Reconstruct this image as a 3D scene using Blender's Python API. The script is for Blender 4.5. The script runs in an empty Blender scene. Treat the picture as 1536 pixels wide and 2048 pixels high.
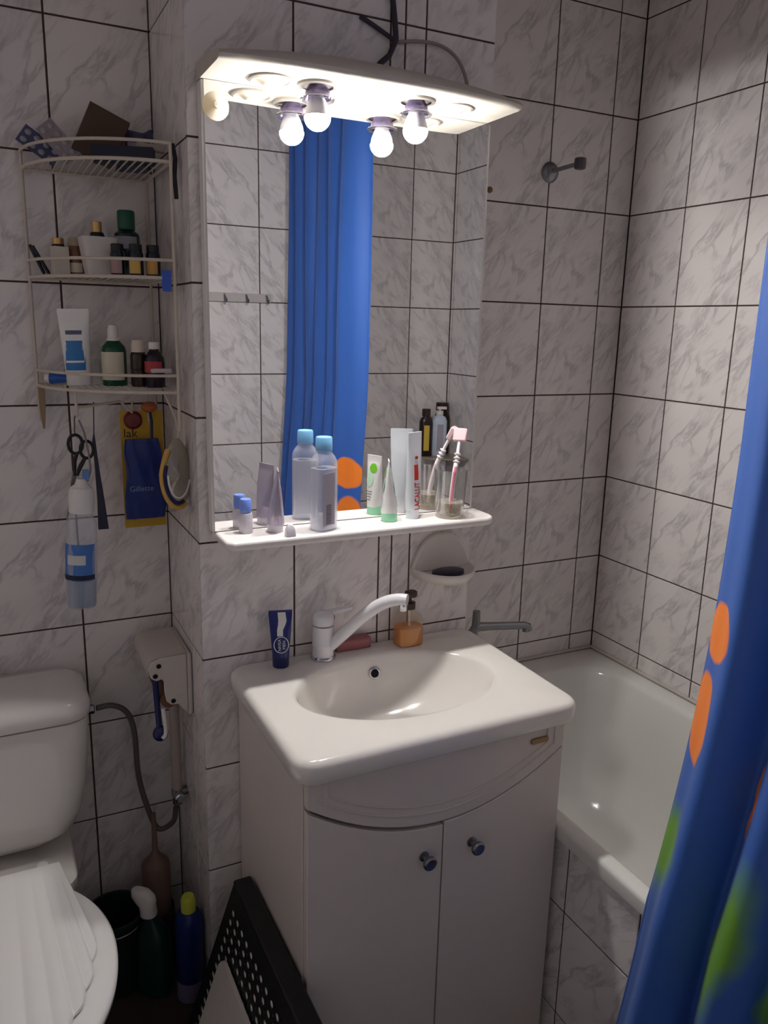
import bpy, bmesh, math, random
from mathutils import Vector, Matrix, Euler
random.seed(7)
PI = math.pi
SC = bpy.context.scene
COL = SC.collection
FLOOR = 2.37            # heights in this script are counted from a tile row 2.37 m above the floor
def V(*a): return Vector(a)

# ------------------------------------------------------------------ camera, world, exposure
cam_d = bpy.data.cameras.new('camera'); cam = bpy.data.objects.new('camera', cam_d); COL.objects.link(cam)
cam_d.sensor_fit = 'VERTICAL'; cam_d.sensor_height = 36.0; cam_d.lens = 1581.6 * 36.0 / 2048.0
cam_d.clip_start = 0.02
yaw, pit, rol = 0.4667, 0.2319, 0.0250
fw = V(math.sin(yaw)*math.cos(pit), math.cos(yaw)*math.cos(pit), -math.sin(pit))
r0 = V(math.cos(yaw), -math.sin(yaw), 0); u0 = r0.cross(fw)
rr_ = r0*math.cos(rol) + u0*math.sin(rol); uu_ = -r0*math.sin(rol) + u0*math.cos(rol)
m = Matrix((rr_, uu_, -fw)).transposed().to_4x4(); m.translation = V(-1.6717, -1.8188, -0.8179 + FLOOR)
cam.matrix_world = m
SC.camera = cam
w = bpy.data.worlds.new('world'); SC.world = w; w.use_nodes = True
w.node_tree.nodes['Background'].inputs[0].default_value = (0.80, 0.78, 0.85, 1)
w.node_tree.nodes['Background'].inputs[1].default_value = 0.30
BULB = 780.0             # radiance of the two lit bulbs
SC.view_settings.view_transform = 'Standard'; SC.view_settings.look = 'None'
SC.view_settings.gamma = 1.0; SC.view_settings.use_curve_mapping = False
SC.view_settings.exposure = 0.0
SC.cycles.caustics_reflective = True
SC.cycles.caustics_refractive = False
SC.cycles.sample_clamp_indirect = 6.0
SC.cycles.max_bounces = 14; SC.cycles.diffuse_bounces = 9; SC.cycles.transparent_max_bounces = 24

# ------------------------------------------------------------------ materials
def lin(c):
    def f(v):
        v /= 255.0
        return v/12.92 if v <= 0.04045 else ((v+0.055)/1.055)**2.4
    return (f(c[0]), f(c[1]), f(c[2]), 1.0)
_M = {}
def mat(name, rgb, rough=0.4, metal=0.0, var=0.06, trans=0.0, ior=1.45, coat=0.0, emit=None, bump=0.0, scale=40.0, spec=0.5, sss=0.0):
    if name in _M: return _M[name]
    mt = bpy.data.materials.new(name); mt.use_nodes = True
    nt = mt.node_tree; b = nt.nodes['Principled BSDF']
    c = lin(rgb)
    tc = nt.nodes.new('ShaderNodeTexCoord'); no = nt.nodes.new('ShaderNodeTexNoise')
    no.inputs['Scale'].default_value = scale; no.inputs['Detail'].default_value = 4
    nt.links.new(tc.outputs['Object'], no.inputs['Vector'])
    mx = nt.nodes.new('ShaderNodeMix'); mx.data_type = 'RGBA'
    mx.inputs['A'].default_value = tuple(min(1, v*(1-var)) for v in c[:3]) + (1,)
    mx.inputs['B'].default_value = tuple(min(1, v*(1+var)) for v in c[:3]) + (1,)
    nt.links.new(no.outputs['Fac'], mx.inputs['Factor'])
    nt.links.new(mx.outputs['Result'], b.inputs['Base Color'])
    b.inputs['Roughness'].default_value = rough; b.inputs['Metallic'].default_value = metal
    b.inputs['IOR'].default_value = ior; b.inputs['Transmission Weight'].default_value = trans
    b.inputs['Coat Weight'].default_value = coat; b.inputs['Specular IOR Level'].default_value = spec
    if sss:
        b.inputs['Subsurface Weight'].default_value = sss; b.inputs['Subsurface Scale'].default_value = 0.004
    if bump:
        bp = nt.nodes.new('ShaderNodeBump'); bp.inputs['Strength'].default_value = bump; bp.inputs['Distance'].default_value = 0.002
        nt.links.new(no.outputs['Fac'], bp.inputs['Height']); nt.links.new(bp.outputs['Normal'], b.inputs['Normal'])
    if emit:
        b.inputs['Emission Color'].default_value = (1.0, 0.965, 0.935, 1); b.inputs['Emission Strength'].default_value = emit
    _M[name] = mt
    return mt

def clear(name, rgb, gloss=0.12, edge=0.5, body=0.0, body_rgb=(255, 255, 255), rough=0.03):
    """thin clear plastic or glass: tinted see-through, shinier towards its edges, optionally a milky share"""
    if name in _M: return _M[name]
    mt = bpy.data.materials.new(name); mt.use_nodes = True
    nt = mt.node_tree; nt.nodes.remove(nt.nodes['Principled BSDF']); out = nt.nodes['Material Output']
    t = nt.nodes.new('ShaderNodeBsdfTransparent'); t.inputs[0].default_value = lin(rgb)
    g = nt.nodes.new('ShaderNodeBsdfGlossy'); g.inputs['Roughness'].default_value = rough
    lw = nt.nodes.new('ShaderNodeLayerWeight'); lw.inputs['Blend'].default_value = edge
    no = nt.nodes.new('ShaderNodeTexNoise'); no.inputs['Scale'].default_value = 25
    mul = nt.nodes.new('ShaderNodeMath'); mul.operation = 'MULTIPLY_ADD'
    mul.inputs[1].default_value = 0.5; mul.inputs[2].default_value = gloss*0.5
    nt.links.new(lw.outputs['Facing'], mul.inputs[0])
    mx = nt.nodes.new('ShaderNodeMixShader')
    nt.links.new(mul.outputs[0], mx.inputs[0]); nt.links.new(t.outputs[0], mx.inputs[1]); nt.links.new(g.outputs[0], mx.inputs[2])
    last = mx.outputs[0]
    if body:
        d = nt.nodes.new('ShaderNodeBsdfDiffuse'); d.inputs[0].default_value = lin(body_rgb)
        m3 = nt.nodes.new('ShaderNodeMath'); m3.operation = 'MULTIPLY_ADD'; m3.inputs[1].default_value = 0.1; m3.inputs[2].default_value = body-0.05
        nt.links.new(no.outputs['Fac'], m3.inputs[0])
        m2 = nt.nodes.new('ShaderNodeMixShader'); nt.links.new(m3.outputs[0], m2.inputs[0])
        nt.links.new(last, m2.inputs[1]); nt.links.new(d.outputs[0], m2.inputs[2]); last = m2.outputs[0]
    nt.links.new(last, out.inputs[0])
    _M[name] = mt
    return mt

def tile_material():
    """pale glazed tile with grey diagonal marble veins; UV is metres within the tile"""
    mt = bpy.data.materials.new('marbled_wall_tile'); mt.use_nodes = True
    nt = mt.node_tree; N = nt.nodes.new; L = nt.links.new; b = nt.nodes['Principled BSDF']
    uv = N('ShaderNodeUVMap')
    # warp, then rotate so the veins climb steeply to the right, and stretch along them
    wn = N('ShaderNodeTexNoise'); wn.inputs['Scale'].default_value = 9; wn.inputs['Detail'].default_value = 3
    L(uv.outputs[0], wn.inputs['Vector'])
    ws = N('ShaderNodeVectorMath'); ws.operation = 'SCALE'; ws.inputs['Scale'].default_value = 0.045
    L(wn.outputs['Color'], ws.inputs[0])
    wa = N('ShaderNodeVectorMath'); wa.operation = 'ADD'; L(uv.outputs[0], wa.inputs[0]); L(ws.outputs[0], wa.inputs[1])
    def veins(rot, sx, sy, width, off):
        vr = N('ShaderNodeVectorRotate'); vr.rotation_type = 'Z_AXIS'; vr.inputs['Angle'].default_value = rot
        L(wa.outputs[0], vr.inputs['Vector'])
        mp = N('ShaderNodeMapping'); mp.inputs['Scale'].default_value = (sx, sy, 1); mp.inputs['Location'].default_value = off
        L(vr.outputs[0], mp.inputs['Vector'])
        n1 = N('ShaderNodeTexNoise'); n1.inputs['Scale'].default_value = 1.0; n1.inputs['Detail'].default_value = 5; n1.inputs['Roughness'].default_value = 0.55
        L(mp.outputs[0], n1.inputs['Vector'])
        s = N('ShaderNodeMath'); s.operation = 'SUBTRACT'; s.inputs[1].default_value = 0.5; L(n1.outputs['Fac'], s.inputs[0])
        a = N('ShaderNodeMath'); a.operation = 'ABSOLUTE'; L(s.outputs[0], a.inputs[0])
        r = N('ShaderNodeMapRange'); r.inputs['From Min'].default_value = 0.0; r.inputs['From Max'].default_value = width
        r.inputs['To Min'].default_value = 1.0; r.inputs['To Max'].default_value = 0.0; L(a.outputs[0], r.inputs['Value'])
        return r.outputs[0]
    v1 = veins(-math.radians(58), 3.2, 10.0, 0.035, (3.1, 1.7, 0.4))
    v2 = veins(-math.radians(45), 5.0, 19.0, 0.04, (8.3, 5.2, 1.9))
    msk = N('ShaderNodeTexNoise'); msk.inputs['Scale'].default_value = 11; msk.inputs['Detail'].default_value = 1; L(wa.outputs[0], msk.inputs['Vector'])
    mr = N('ShaderNodeMapRange'); mr.inputs['From Min'].default_value = 0.42; mr.inputs['From Max'].default_value = 0.68; L(msk.outputs['Fac'], mr.inputs['Value'])
    v2m = N('ShaderNodeMath'); v2m.operation = 'MULTIPLY'; L(v2, v2m.inputs[0]); L(mr.outputs[0], v2m.inputs[1])
    mk2 = N('ShaderNodeMapRange'); mk2.inputs['From Min'].default_value = 0.35; mk2.inputs['From Max'].default_value = 0.6; L(wn.outputs['Fac'], mk2.inputs['Value'])
    v1m = N('ShaderNodeMath'); v1m.operation = 'MULTIPLY'; L(v1, v1m.inputs[0]); L(mk2.outputs[0], v1m.inputs[1])
    mxm = N('ShaderNodeMath'); mxm.operation = 'MAXIMUM'; L(v1m.outputs[0], mxm.inputs[0]); L(v2m.outputs[0], mxm.inputs[1])
    amt = N('ShaderNodeMath'); amt.operation = 'MULTIPLY'; amt.inputs[1].default_value = 0.5; L(mxm.outputs[0], amt.inputs[0])
    cl = N('ShaderNodeMix'); cl.data_type = 'RGBA'; cl.inputs['A'].default_value = lin((233, 227, 224)); cl.inputs['B'].default_value = lin((222, 216, 215))
    L(msk.outputs['Fac'], cl.inputs['Factor'])
    fin = N('ShaderNodeMix'); fin.data_type = 'RGBA'; L(amt.outputs[0], fin.inputs['Factor'])
    L(cl.outputs['Result'], fin.inputs['A']); fin.inputs['B'].default_value = lin((140, 136, 140))
    L(fin.outputs['Result'], b.inputs['Base Color'])
    b.inputs['Roughness'].default_value = 0.16
    b.inputs['Specular IOR Level'].default_value = 0.45
    gn = N('ShaderNodeTexNoise'); gn.inputs['Scale'].default_value = 9
    geo = N('ShaderNodeNewGeometry'); L(geo.outputs['Position'], gn.inputs['Vector'])
    bp = N('ShaderNodeBump'); bp.inputs['Strength'].default_value = 0.12; bp.inputs['Distance'].default_value = 0.01
    L(gn.outputs['Fac'], bp.inputs['Height']); L(bp.outputs['Normal'], b.inputs['Normal'])
    return mt
TILE = tile_material()
GROUT = mat('brown_grout', (74, 56, 48), 0.9, var=0.25, scale=30)
WHITE_PL = mat('white_plastic', (226, 222, 218), 0.35)
WHITE_LAC = mat('white_lacquer', (209, 200, 193), 0.36, var=0.02)
CERAMIC = mat('white_ceramic', (224, 220, 214), 0.12, var=0.015, coat=0.3)
ENAMEL = mat('white_enamel', (222, 221, 216), 0.14, var=0.015, coat=0.3)
CHROME = mat('chrome', (200, 200, 205), 0.12, 1.0)
DULLCH = mat('dull_chrome', (140, 140, 145), 0.3, 1.0)
BLACK = mat('black_plastic', (22, 22, 24), 0.45)
DARK = mat('dark_hole', (14, 11, 10), 0.9)

# ------------------------------------------------------------------ mesh builder
class MB:
    def __init__(s): s.bm = bmesh.new(); s.uv = s.bm.loops.layers.uv.new('UVMap'); s.mi = 0
    def face(s, vs):
        try:
            f = s.bm.faces.new(vs); f.material_index = s.mi; return f
        except ValueError: return None
    def box(s, lo, hi, rot=None, piv=None):
        x0, y0, z0 = lo; x1, y1, z1 = hi
        P = [V(x, y, z) for z in (z0, z1) for y in (y0, y1) for x in (x0, x1)]
        if rot:
            R = Euler(rot).to_matrix(); c = Vector(piv) if piv else (V(*lo)+V(*hi))/2
            P = [R @ (p-c) + c for p in P]
        v = [s.bm.verts.new(p) for p in P]
        for q in ((0,2,3,1),(4,5,7,6),(0,1,5,4),(2,6,7,3),(0,4,6,2),(1,3,7,5)): s.face([v[i] for i in q])
        return s
    def cbox(s, c, d, rot=None):
        return s.box([c[i]-d[i]/2 for i in range(3)], [c[i]+d[i]/2 for i in range(3)], rot)
    def loft(s, rings, caps=(True, True), closed=True):
        R = [[s.bm.verts.new(p) for p in r] for r in rings]
        n = len(R[0])
        for a, b in zip(R, R[1:]):
            for i in range(n if closed else n-1):
                j = (i+1) % n
                s.face([a[i], a[j], b[j], b[i]])
        if caps[0]: s.face(R[0][::-1])
        if caps[1]: s.face(R[-1])
        return s
    def lathe(s, prof, c=(0,0,0), seg=32, sx=1.0, sy=1.0, axis='Z', caps=(True, True)):
        c = Vector(c); rings = []
        for r, h in prof:
            ring = []
            for i in range(seg):
                a = 2*PI*i/seg; p = V(r*sx*math.cos(a), r*sy*math.sin(a), h)
                if axis == 'X': p = V(p.z, p.x, p.y)
                elif axis == 'Y': p = V(p.x, -p.z, p.y)      # height runs towards -Y (out of the back wall)
                ring.append(p+c)
            rings.append(ring)
        return s.loft(rings, caps)
    def tube(s, pts, r, seg=12, closed=False, caps=True):
        pts = [Vector(p) for p in pts]; n = len(pts)
        rad = r if isinstance(r, (list, tuple)) else [r]*n
        T = []
        for i in range(n):
            a = pts[(i-1) % n] if (closed or i > 0) else pts[i]
            b = pts[(i+1) % n] if (closed or i < n-1) else pts[i]
            T.append((b-a).normalized())
        up = V(0,0,1) if abs(T[0].z) < 0.9 else V(1,0,0)
        nrm = (up - T[0]*up.dot(T[0])).normalized(); rings = []
        for i in range(n):
            nrm = (nrm - T[i]*nrm.dot(T[i])).normalized(); bi = T[i].cross(nrm)
            rings.append([pts[i] + (nrm*math.cos(2*PI*k/seg) + bi*math.sin(2*PI*k/seg))*rad[i] for k in range(seg)])
        if closed: rings.append(rings[0]); return s._closed(rings)
        return s.loft(rings, (caps, caps))
    def _closed(s, rings):
        R = [[s.bm.verts.new(p) for p in r] for r in rings[:-1]]; n = len(R[0])
        for k in range(len(R)):
            a, b = R[k], R[(k+1) % len(R)]
            for i in range(n): s.face([a[i], a[(i+1) % n], b[(i+1) % n], b[i]])
        return s
    def prism(s, poly, d0, d1, axis='Y'):
        def P(u, v, d): return V(u, d, v) if axis == 'Y' else (V(d, u, v) if axis == 'X' else V(u, v, d))
        a = [s.bm.verts.new(P(u, v, d0)) for u, v in poly]; b = [s.bm.verts.new(P(u, v, d1)) for u, v in poly]
        n = len(poly)
        for i in range(n): s.face([a[i], a[(i+1) % n], b[(i+1) % n], b[i]])
        s.face(a[::-1]); s.face(b)
        return s
    def sphere(s, c, r, seg=24, rings=14, sc=(1,1,1)):
        prof = []
        c = Vector(c); R = []
        for k in range(1, rings):
            t = PI*k/rings
            R.append([c + V(r*math.sin(t)*math.cos(2*PI*i/seg)*sc[0], r*math.sin(t)*math.sin(2*PI*i/seg)*sc[1], -r*math.cos(t)*sc[2]) for i in range(seg)])
        return s.loft(R)
    def move(s, M):
        for v in s.bm.verts: v.co = M @ v.co
        return s
    def build(s, name, m, parent=None, loc=None, bevel=0.0, bseg=2, sub=0, angle=38, base=None):
        bm = s.bm
        bmesh.ops.recalc_face_normals(bm, faces=bm.faces[:])
        me = bpy.data.meshes.new(name); 
        if base is not None:
            for v in bm.verts: v.co -= Vector(base)
        bm.to_mesh(me); bm.free()
        for x in (m if isinstance(m, (list, tuple)) else [m]): me.materials.append(x)
        for p in me.polygons: p.use_smooth = True
        me.set_sharp_from_angle(angle=math.radians(angle))
        o = bpy.data.objects.new(name, me); COL.objects.link(o)
        if parent: o.parent = parent
        if loc is not None: o.location = loc
        if bevel:
            b = o.modifiers.new('bevel', 'BEVEL'); b.width = bevel; b.segments = bseg; b.limit_method = 'ANGLE'; b.angle_limit = math.radians(40)
            b.harden_normals = False
        if sub:
            q = o.modifiers.new('sub', 'SUBSURF'); q.levels = sub; q.render_levels = sub
        return o

class Thing:
    """an Empty at the thing's base; parts are given in room coordinates (heights from the tile row) or local ones"""
    def __init__(s, name, label, cat, base, rot=(0,0,0), group=None):
        s.o = bpy.data.objects.new(name, None); COL.objects.link(s.o); s.o.empty_display_size = 0.03
        s.base = Vector(base); s.o.location = s.base + V(0,0,FLOOR); s.o.rotation_euler = rot
        tag(s.o, label, cat, group)
    def part(s, name, mb, m, world=False, parent=None, label=None, **k):
        o = mb.build(name, m, parent or s.o, base=s.base if world else None, **k)
        if label: o['label'] = label
        return o
def tag(o, label, cat, group=None):
    o['label'] = label; o['category'] = cat
    if group: o['group'] = group
    return o
def structure(name, mb, m, **k):
    o = mb.build(name, m, None, loc=(0,0,FLOOR), **k); o['kind'] = 'structure'; return o
def single(name, label, cat, mb, m, base=(0,0,0), group=None, **k):
    """a thing that is one mesh; vertices given in room coordinates"""
    o = mb.build(name, m, None, base=base, **k); o.location = Vector(base)+V(0,0,FLOOR)
    return tag(o, label, cat, group)
def text_mb(txt, size, loc, rot=(PI/2,0,0), ext=0.0002, sx=1.0, align='CENTER', bold=0.0):
    cu = bpy.data.curves.new('lettering', 'FONT'); cu.body = txt; cu.size = size; cu.extrude = ext
    cu.align_x = align; cu.align_y = 'CENTER'; cu.resolution_u = 3; cu.offset = bold
    ob = bpy.data.objects.new('lettering', cu); me = bpy.data.meshes.new_from_object(ob)
    mb = MB(); mb.bm.from_mesh(me)
    M = Matrix.Translation(Vector(loc)) @ Euler(rot).to_matrix().to_4x4() @ Matrix.Diagonal((sx,1,1,1))
    mb.move(M); bpy.data.objects.remove(ob); bpy.data.curves.remove(cu); bpy.data.meshes.remove(me)
    return mb

# ------------------------------------------------------------------ room shell
def tiled(name, axis, plane, out, ulines, zlines, thick=0.012, holes=(), flush=False, plate=False):
    """grout slab with bevelled tiles standing 2 mm proud of it. axis: 'X' wall runs along X at Y=plane, 'Y' runs along Y at X=plane.
    out: +1/-1 the side the tiles face."""
    mb = MB(); mb.mi = 1
    g = 0.0019; pr = 0.0022; bv = 0.0012
    def P(u, d, z): return V(u, plane + out*d, z) if axis == 'X' else V(plane + out*d, u, z)
    def hidden(a, b, c, d): return any(h[0] <= (a+b)/2 <= h[1] and h[2] <= (c+d)/2 <= h[3] for h in holes)
    if plate:
        lo, hi = P(ulines[0]-0.03, -0.004, zlines[0]-0.03), P(ulines[-1]+0.03, -0.03, zlines[-1]+0.03)
        segs = [(ulines[0]-0.03, ulines[-1]+0.03, zlines[0]-0.03, zlines[-1]+0.03)]
        if holes:
            h = holes[0]; segs = [(ulines[0]-0.03, h[0], zlines[0]-0.03, zlines[-1]+0.03), (h[1], ulines[-1]+0.03, zlines[0]-0.03, zlines[-1]+0.03), (h[0], h[1], h[3], zlines[-1]+0.03)]
        for a, b_, c, d in segs:
            p, q = P(a, -0.004, c), P(b_, -0.03, d)
            mb.box([min(p[i], q[i]) for i in range(3)], [max(p[i], q[i]) for i in range(3)])
    for u0, u1 in zip(ulines, ulines[1:]):
        e0 = 0.0 if (flush and u0 == ulines[0]) else 1.0; e1 = 0.0 if (flush and u1 == ulines[-1]) else 1.0
        for z0, z1 in zip(zlines, zlines[1:]):
            if hidden(u0, u1, z0, z1): continue
            q = [mb.bm.verts.new(P(u, -pr, z)) for u, z in ((u0,z0),(u1,z0),(u1,z1),(u0,z1))]
            bk = [mb.bm.verts.new(P(u, -thick, z)) for u, z in ((u0,z0),(u1,z0),(u1,z1),(u0,z1))]
            mb.mi = 1; mb.face(q); mb.face(bk[::-1])
            for i in range(4): mb.face([q[i], q[(i+1) % 4], bk[(i+1) % 4], bk[i]])
            mb.mi = 0
            gl, gr = g*e0+0.0001, g*e1+0.0001; h = g+bv; hl, hr = (h if e0 else 0.0004), (h if e1 else 0.0004)
            A = [mb.bm.verts.new(P(u, -pr, z)) for u, z in ((u0+gl,z0+g),(u1-gr,z0+g),(u1-gr,z1-g),(u0+gl,z1-g))]
            B = [mb.bm.verts.new(P(u, -bv*0.6, z)) for u, z in ((u0+gl,z0+g),(u1-gr,z0+g),(u1-gr,z1-g),(u0+gl,z1-g))]
            Cc = [mb.bm.verts.new(P(u, 0, z)) for u, z in ((u0+hl,z0+h),(u1-hr,z0+h),(u1-hr,z1-h),(u0+hl,z1-h))]
            fs = [mb.face(Cc)]
            for i in range(4):
                j = (i+1) % 4
                fs.append(mb.face([A[i], A[j], B[j], B[i]])); fs.append(mb.face([B[i], B[j], Cc[j], Cc[i]]))
            ox = random.choice((0.0, 0.0, 1.37)); sgn = 1 if out*(1 if axis == 'Y' else -1) > 0 else -1
            for f in fs:
                if f:
                    for l in f.loops:
                        c = l.vert.co; u = c.x if axis == 'X' else c.y
                        l[mb.uv].uv = ((u-u0)*sgn + (0 if sgn > 0 else 0.2) + ox, c.z-z0)
    return structure(name, mb, [TILE, GROUT], angle=20)
TOP = 0.20
Z = [-FLOOR] + [-0.25*k for k in range(9, -1, -1)] + [TOP]
CH_Y, CH_L, CH_R = -0.302, -1.317, -0.679       # the boxed-in pipe chase that carries the mirror
LEFT, OPP = -2.06, -1.62
def grid(a, b, first, step=0.2):
    L = [a]; x = first
    while x < a+0.01: x += step
    while x < b-0.01: L.append(x); x += step
    return L + [b]
tiled('wall_back', 'X', 0.0, -1, grid(LEFT, CH_L, -1.916), Z, plate=True)
wb = tiled('wall_back_bath', 'X', 0.0, -1, [CH_R, -0.489, -0.289, -0.089, 0.0], Z, plate=True)
tiled('wall_middle', 'X', CH_Y, -1, [CH_L+0.0004, -1.117, -0.918, -0.886, -0.840, CH_R-0.0004], Z, flush=True)
tiled('wall_middle_left', 'Y', CH_L, -1, [CH_Y+0.0026, -0.20, 0.0], Z, flush=True)
tiled('wall_middle_right', 'Y', CH_R, 1, [CH_Y+0.0026, -0.10, 0.0], Z, flush=True)
tiled('wall_right', 'Y', 0.0, -1, grid(OPP, 0.0, -1.603), Z, plate=True)
DOOR = (-2.00, -1.24, -FLOOR, -0.25)
ol = [LEFT, DOOR[0]] + [DOOR[1], -1.182, -0.982, -0.782, -0.582, -0.382, -0.182, 0.0]
tiled('wall_opposite', 'X', OPP, 1, ol, Z, holes=[DOOR], plate=True)
tiled('wall_left', 'Y', LEFT, 1, grid(OPP, 0.0, -1.5), Z, plate=True)
mb = MB(); mb.box((-2.2, -2.9, -FLOOR-0.05), (0.06, 0.06, -FLOOR))
structure('floor', mb, mat('brown_floor_tile', (70, 58, 52), 0.35, var=0.25, scale=6))
mb = MB(); mb.box((-2.2, -2.9, TOP), (0.06, 0.06, TOP+0.05))
structure('ceiling', mb, mat('ceiling_paint', (196, 190, 186), 0.9))
mb = MB()
mb.box((DOOR[0]-0.0, OPP-0.10, -FLOOR), (DOOR[0]+0.035, OPP+0.0, DOOR[3])); mb.box((DOOR[1]-0.035, OPP-0.10, -FLOOR), (DOOR[1], OPP, DOOR[3]))
mb.box((DOOR[0]+0.035, OPP-0.10, DOOR[3]-0.035), (DOOR[1]-0.035, OPP, DOOR[3]))
structure('trim_1', mb, mat('door_frame_paint', (200, 195, 188), 0.45), bevel=0.003)

# ------------------------------------------------------------------ bathtub
def rr_ray(cx, cy, x0, x1, y0, y1, rad, th):
    """point where a ray from (cx, cy) leaves a rounded rectangle"""
    dx, dy = math.cos(th), math.sin(th); lo, hi = 0.0, 6.0
    mx, my, hx, hy = (x0+x1)/2, (y0+y1)/2, (x1-x0)/2-rad, (y1-y0)/2-rad
    for _ in range(40):
        t = (lo+hi)/2; px, py = abs(cx+dx*t-mx)-hx, abs(cy+dy*t-my)-hy
        d = math.hypot(max(px,0), max(py,0)) + min(max(px,py),0) - rad
        if d < 0: lo = t
        else: hi = t
    return cx+dx*lo, cy+dy*lo
def basin(outer, inner_rings, top, bottom, n=160, edge=0.008, skirt_in=0.012):
    """rounded-rect slab with a hollow. outer=(x0,x1,y0,y1,rad); inner_rings=[fn(theta)->(x,y,z)]"""
    x0,x1,y0,y1,rad = outer; cx, cy = inner_rings[0][1]
    ths = [2*PI*i/n for i in range(n)]
    def O(k, z): return [V(*rr_ray(cx, cy, x0+k, x1-k, y0+k, y1-k, max(rad-k, 0.003), t), z) for t in ths]
    rings = [O(skirt_in+0.02, bottom), O(skirt_in*0.4, bottom), O(0.001, bottom+0.006)]
    for k in range(5):
        a = PI/2*k/4; rings.append(O(edge*(1-math.cos(a)), top-edge+edge*math.sin(a)))
    for fn, c in inner_rings: rings.append([V(*fn(t)) for t in ths])
    return rings
RIM = -1.806
t = Thing('bathtub', 'white enamelled bathtub along the right wall behind the vanity', 'bathtub', (-0.35, -0.80, -FLOOR))
tc = (-0.352, -0.80)
def tubring(x0, x1, y0, y1, rad, z): return (lambda th: (*rr_ray(tc[0], tc[1], x0, x1, y0, y1, rad, th), z), tc)
rings = basin((-0.692, -0.001, -1.612, -0.001, 0.012), [
    tubring(-0.662, -0.055, -1.53, -0.085, 0.13, RIM),
    tubring(-0.655, -0.063, -1.52, -0.095, 0.13, RIM-0.004),
    tubring(-0.648, -0.070, -1.51, -0.105, 0.13, RIM-0.016),
    tubring(-0.630, -0.088, -1.49, -0.125, 0.13, RIM-0.10),
    tubring(-0.605, -0.112, -1.45, -0.155, 0.14, RIM-0.24),
    tubring(-0.575, -0.142, -1.41, -0.195, 0.14, RIM-0.34),
    tubring(-0.53, -0.185, -1.35, -0.25, 0.13, RIM-0.385),
    tubring(-0.45, -0.265, -1.20, -0.38, 0.10, RIM-0.398),
    tubring(-0.36, -0.345, -0.9, -0.7, 0.004, RIM-0.40)], RIM, RIM-0.035, n=200, edge=0.010, skirt_in=0.004)
mb = MB(); mb.loft(rings, (False, True))
t.part('tub_shell', mb, ENAMEL, world=True, angle=60)
mb = MB(); mb.lathe([(0.0,0.0),(0.03,0.0),(0.034,0.003),(0.034,0.0),(0.0,-0.002)], (-0.36, -0.42, RIM-0.396), 24)
t.part('drain', mb, CHROME, world=True)
tiled('wall_bath_panel', 'Y', -0.682, -1, [-1.612, -1.533, -1.333, -1.133, -0.933, -0.733, -0.533, -0.306], [-FLOOR, -2.25, -2.0, RIM-0.036], thick=0.02)
# rust-stained caulk bead in the corner of the tub
t2 = MB(); t2.tube([(-0.675, -0.004, RIM+0.004), (-0.1, -0.004, RIM+0.004), (-0.006, -0.006, RIM+0.004), (-0.004, -0.1, RIM+0.004), (-0.004, -1.6, RIM+0.004)], 0.005, 10)
structure('trim_2', t2, mat('stained_caulk', (196, 188, 178), 0.6, var=0.2, scale=12))

# ------------------------------------------------------------------ vanity
VX0, VX1, VF, VB = -1.245, -0.694, -0.705, -0.306
BT = -1.518                                      # top of the washbasin
vt = Thing('vanity_cabinet', 'white vanity cabinet with two doors under the washbasin', 'cabinet', ((VX0+VX1)/2, (VF+VB)/2, -FLOOR))
mb = MB()
CT = BT-0.046
mb.box((VX0, VF+0.018, -FLOOR+0.02), (VX0+0.016, VB, CT)); mb.box((VX1-0.016, VF+0.018, -FLOOR+0.02), (VX1, VB, CT))
mb.box((VX0+0.016, VB-0.012, -FLOOR+0.06), (VX1-0.016, VB, CT)); mb.box((VX0+0.016, VF+0.02, -FLOOR+0.06), (VX1-0.016, VB-0.012, -FLOOR+0.076))
mb.box((VX0+0.016, VF+0.05, -FLOOR), (VX1-0.016, VF+0.066, -FLOOR+0.06))
vt.part('carcass', mb, WHITE_LAC, world=True, bevel=0.0012)
mid = -0.968
def arc(x, lift=0.0):
    s = (x-mid)/(0.2755); return -1.719 + 0.098*s*s + lift
N = 40
xs = [VX0+0.003+(VX1-VX0-0.006)*i/N for i in range(N+1)]
mb = MB(); mb.prism([(x, arc(x)) for x in xs] + [(VX1-0.003, CT), (VX0+0.003, CT)], VF, VF+0.018)
fp = vt.part('fascia_panel', mb, WHITE_LAC, world=True, bevel=0.002)
for ins, nm in ((0.026, 'fascia_moulding'), (0.044, 'fascia_moulding')):
    pts = []
    for i in range(N+1):
        x = VX0+ins+(VX1-VX0-2*ins)*i/N
        pts.append((x, VF-0.0005, arc(x, ins*0.95)))
    loop = [(VX0+ins, VF-0.0005, CT-0.006)] + pts + [(VX1-ins, VF-0.0005, CT-0.006)]
    mb = MB(); mb.tube(loop, 0.0022, 8)
    vt.part(nm, mb, WHITE_LAC, world=True, parent=fp)
mb = MB()
bx0, bx1, bz = -0.779, -0.737, -1.600
mb.prism([((bx0+0.006 if k < 12 else bx1-0.006)+0.006*math.cos(PI/2+a), bz+0.006*math.sin(PI/2+a)) for k, a in [(k, PI*(k if k < 12 else k-1)/11) for k in range(24)]], VF-0.004, VF)
vt.part('badge', mb, mat('brass_badge', (150, 122, 92), 0.35, 0.8), world=True, parent=fp, bevel=0.001, label='small brassy name plate')
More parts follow.
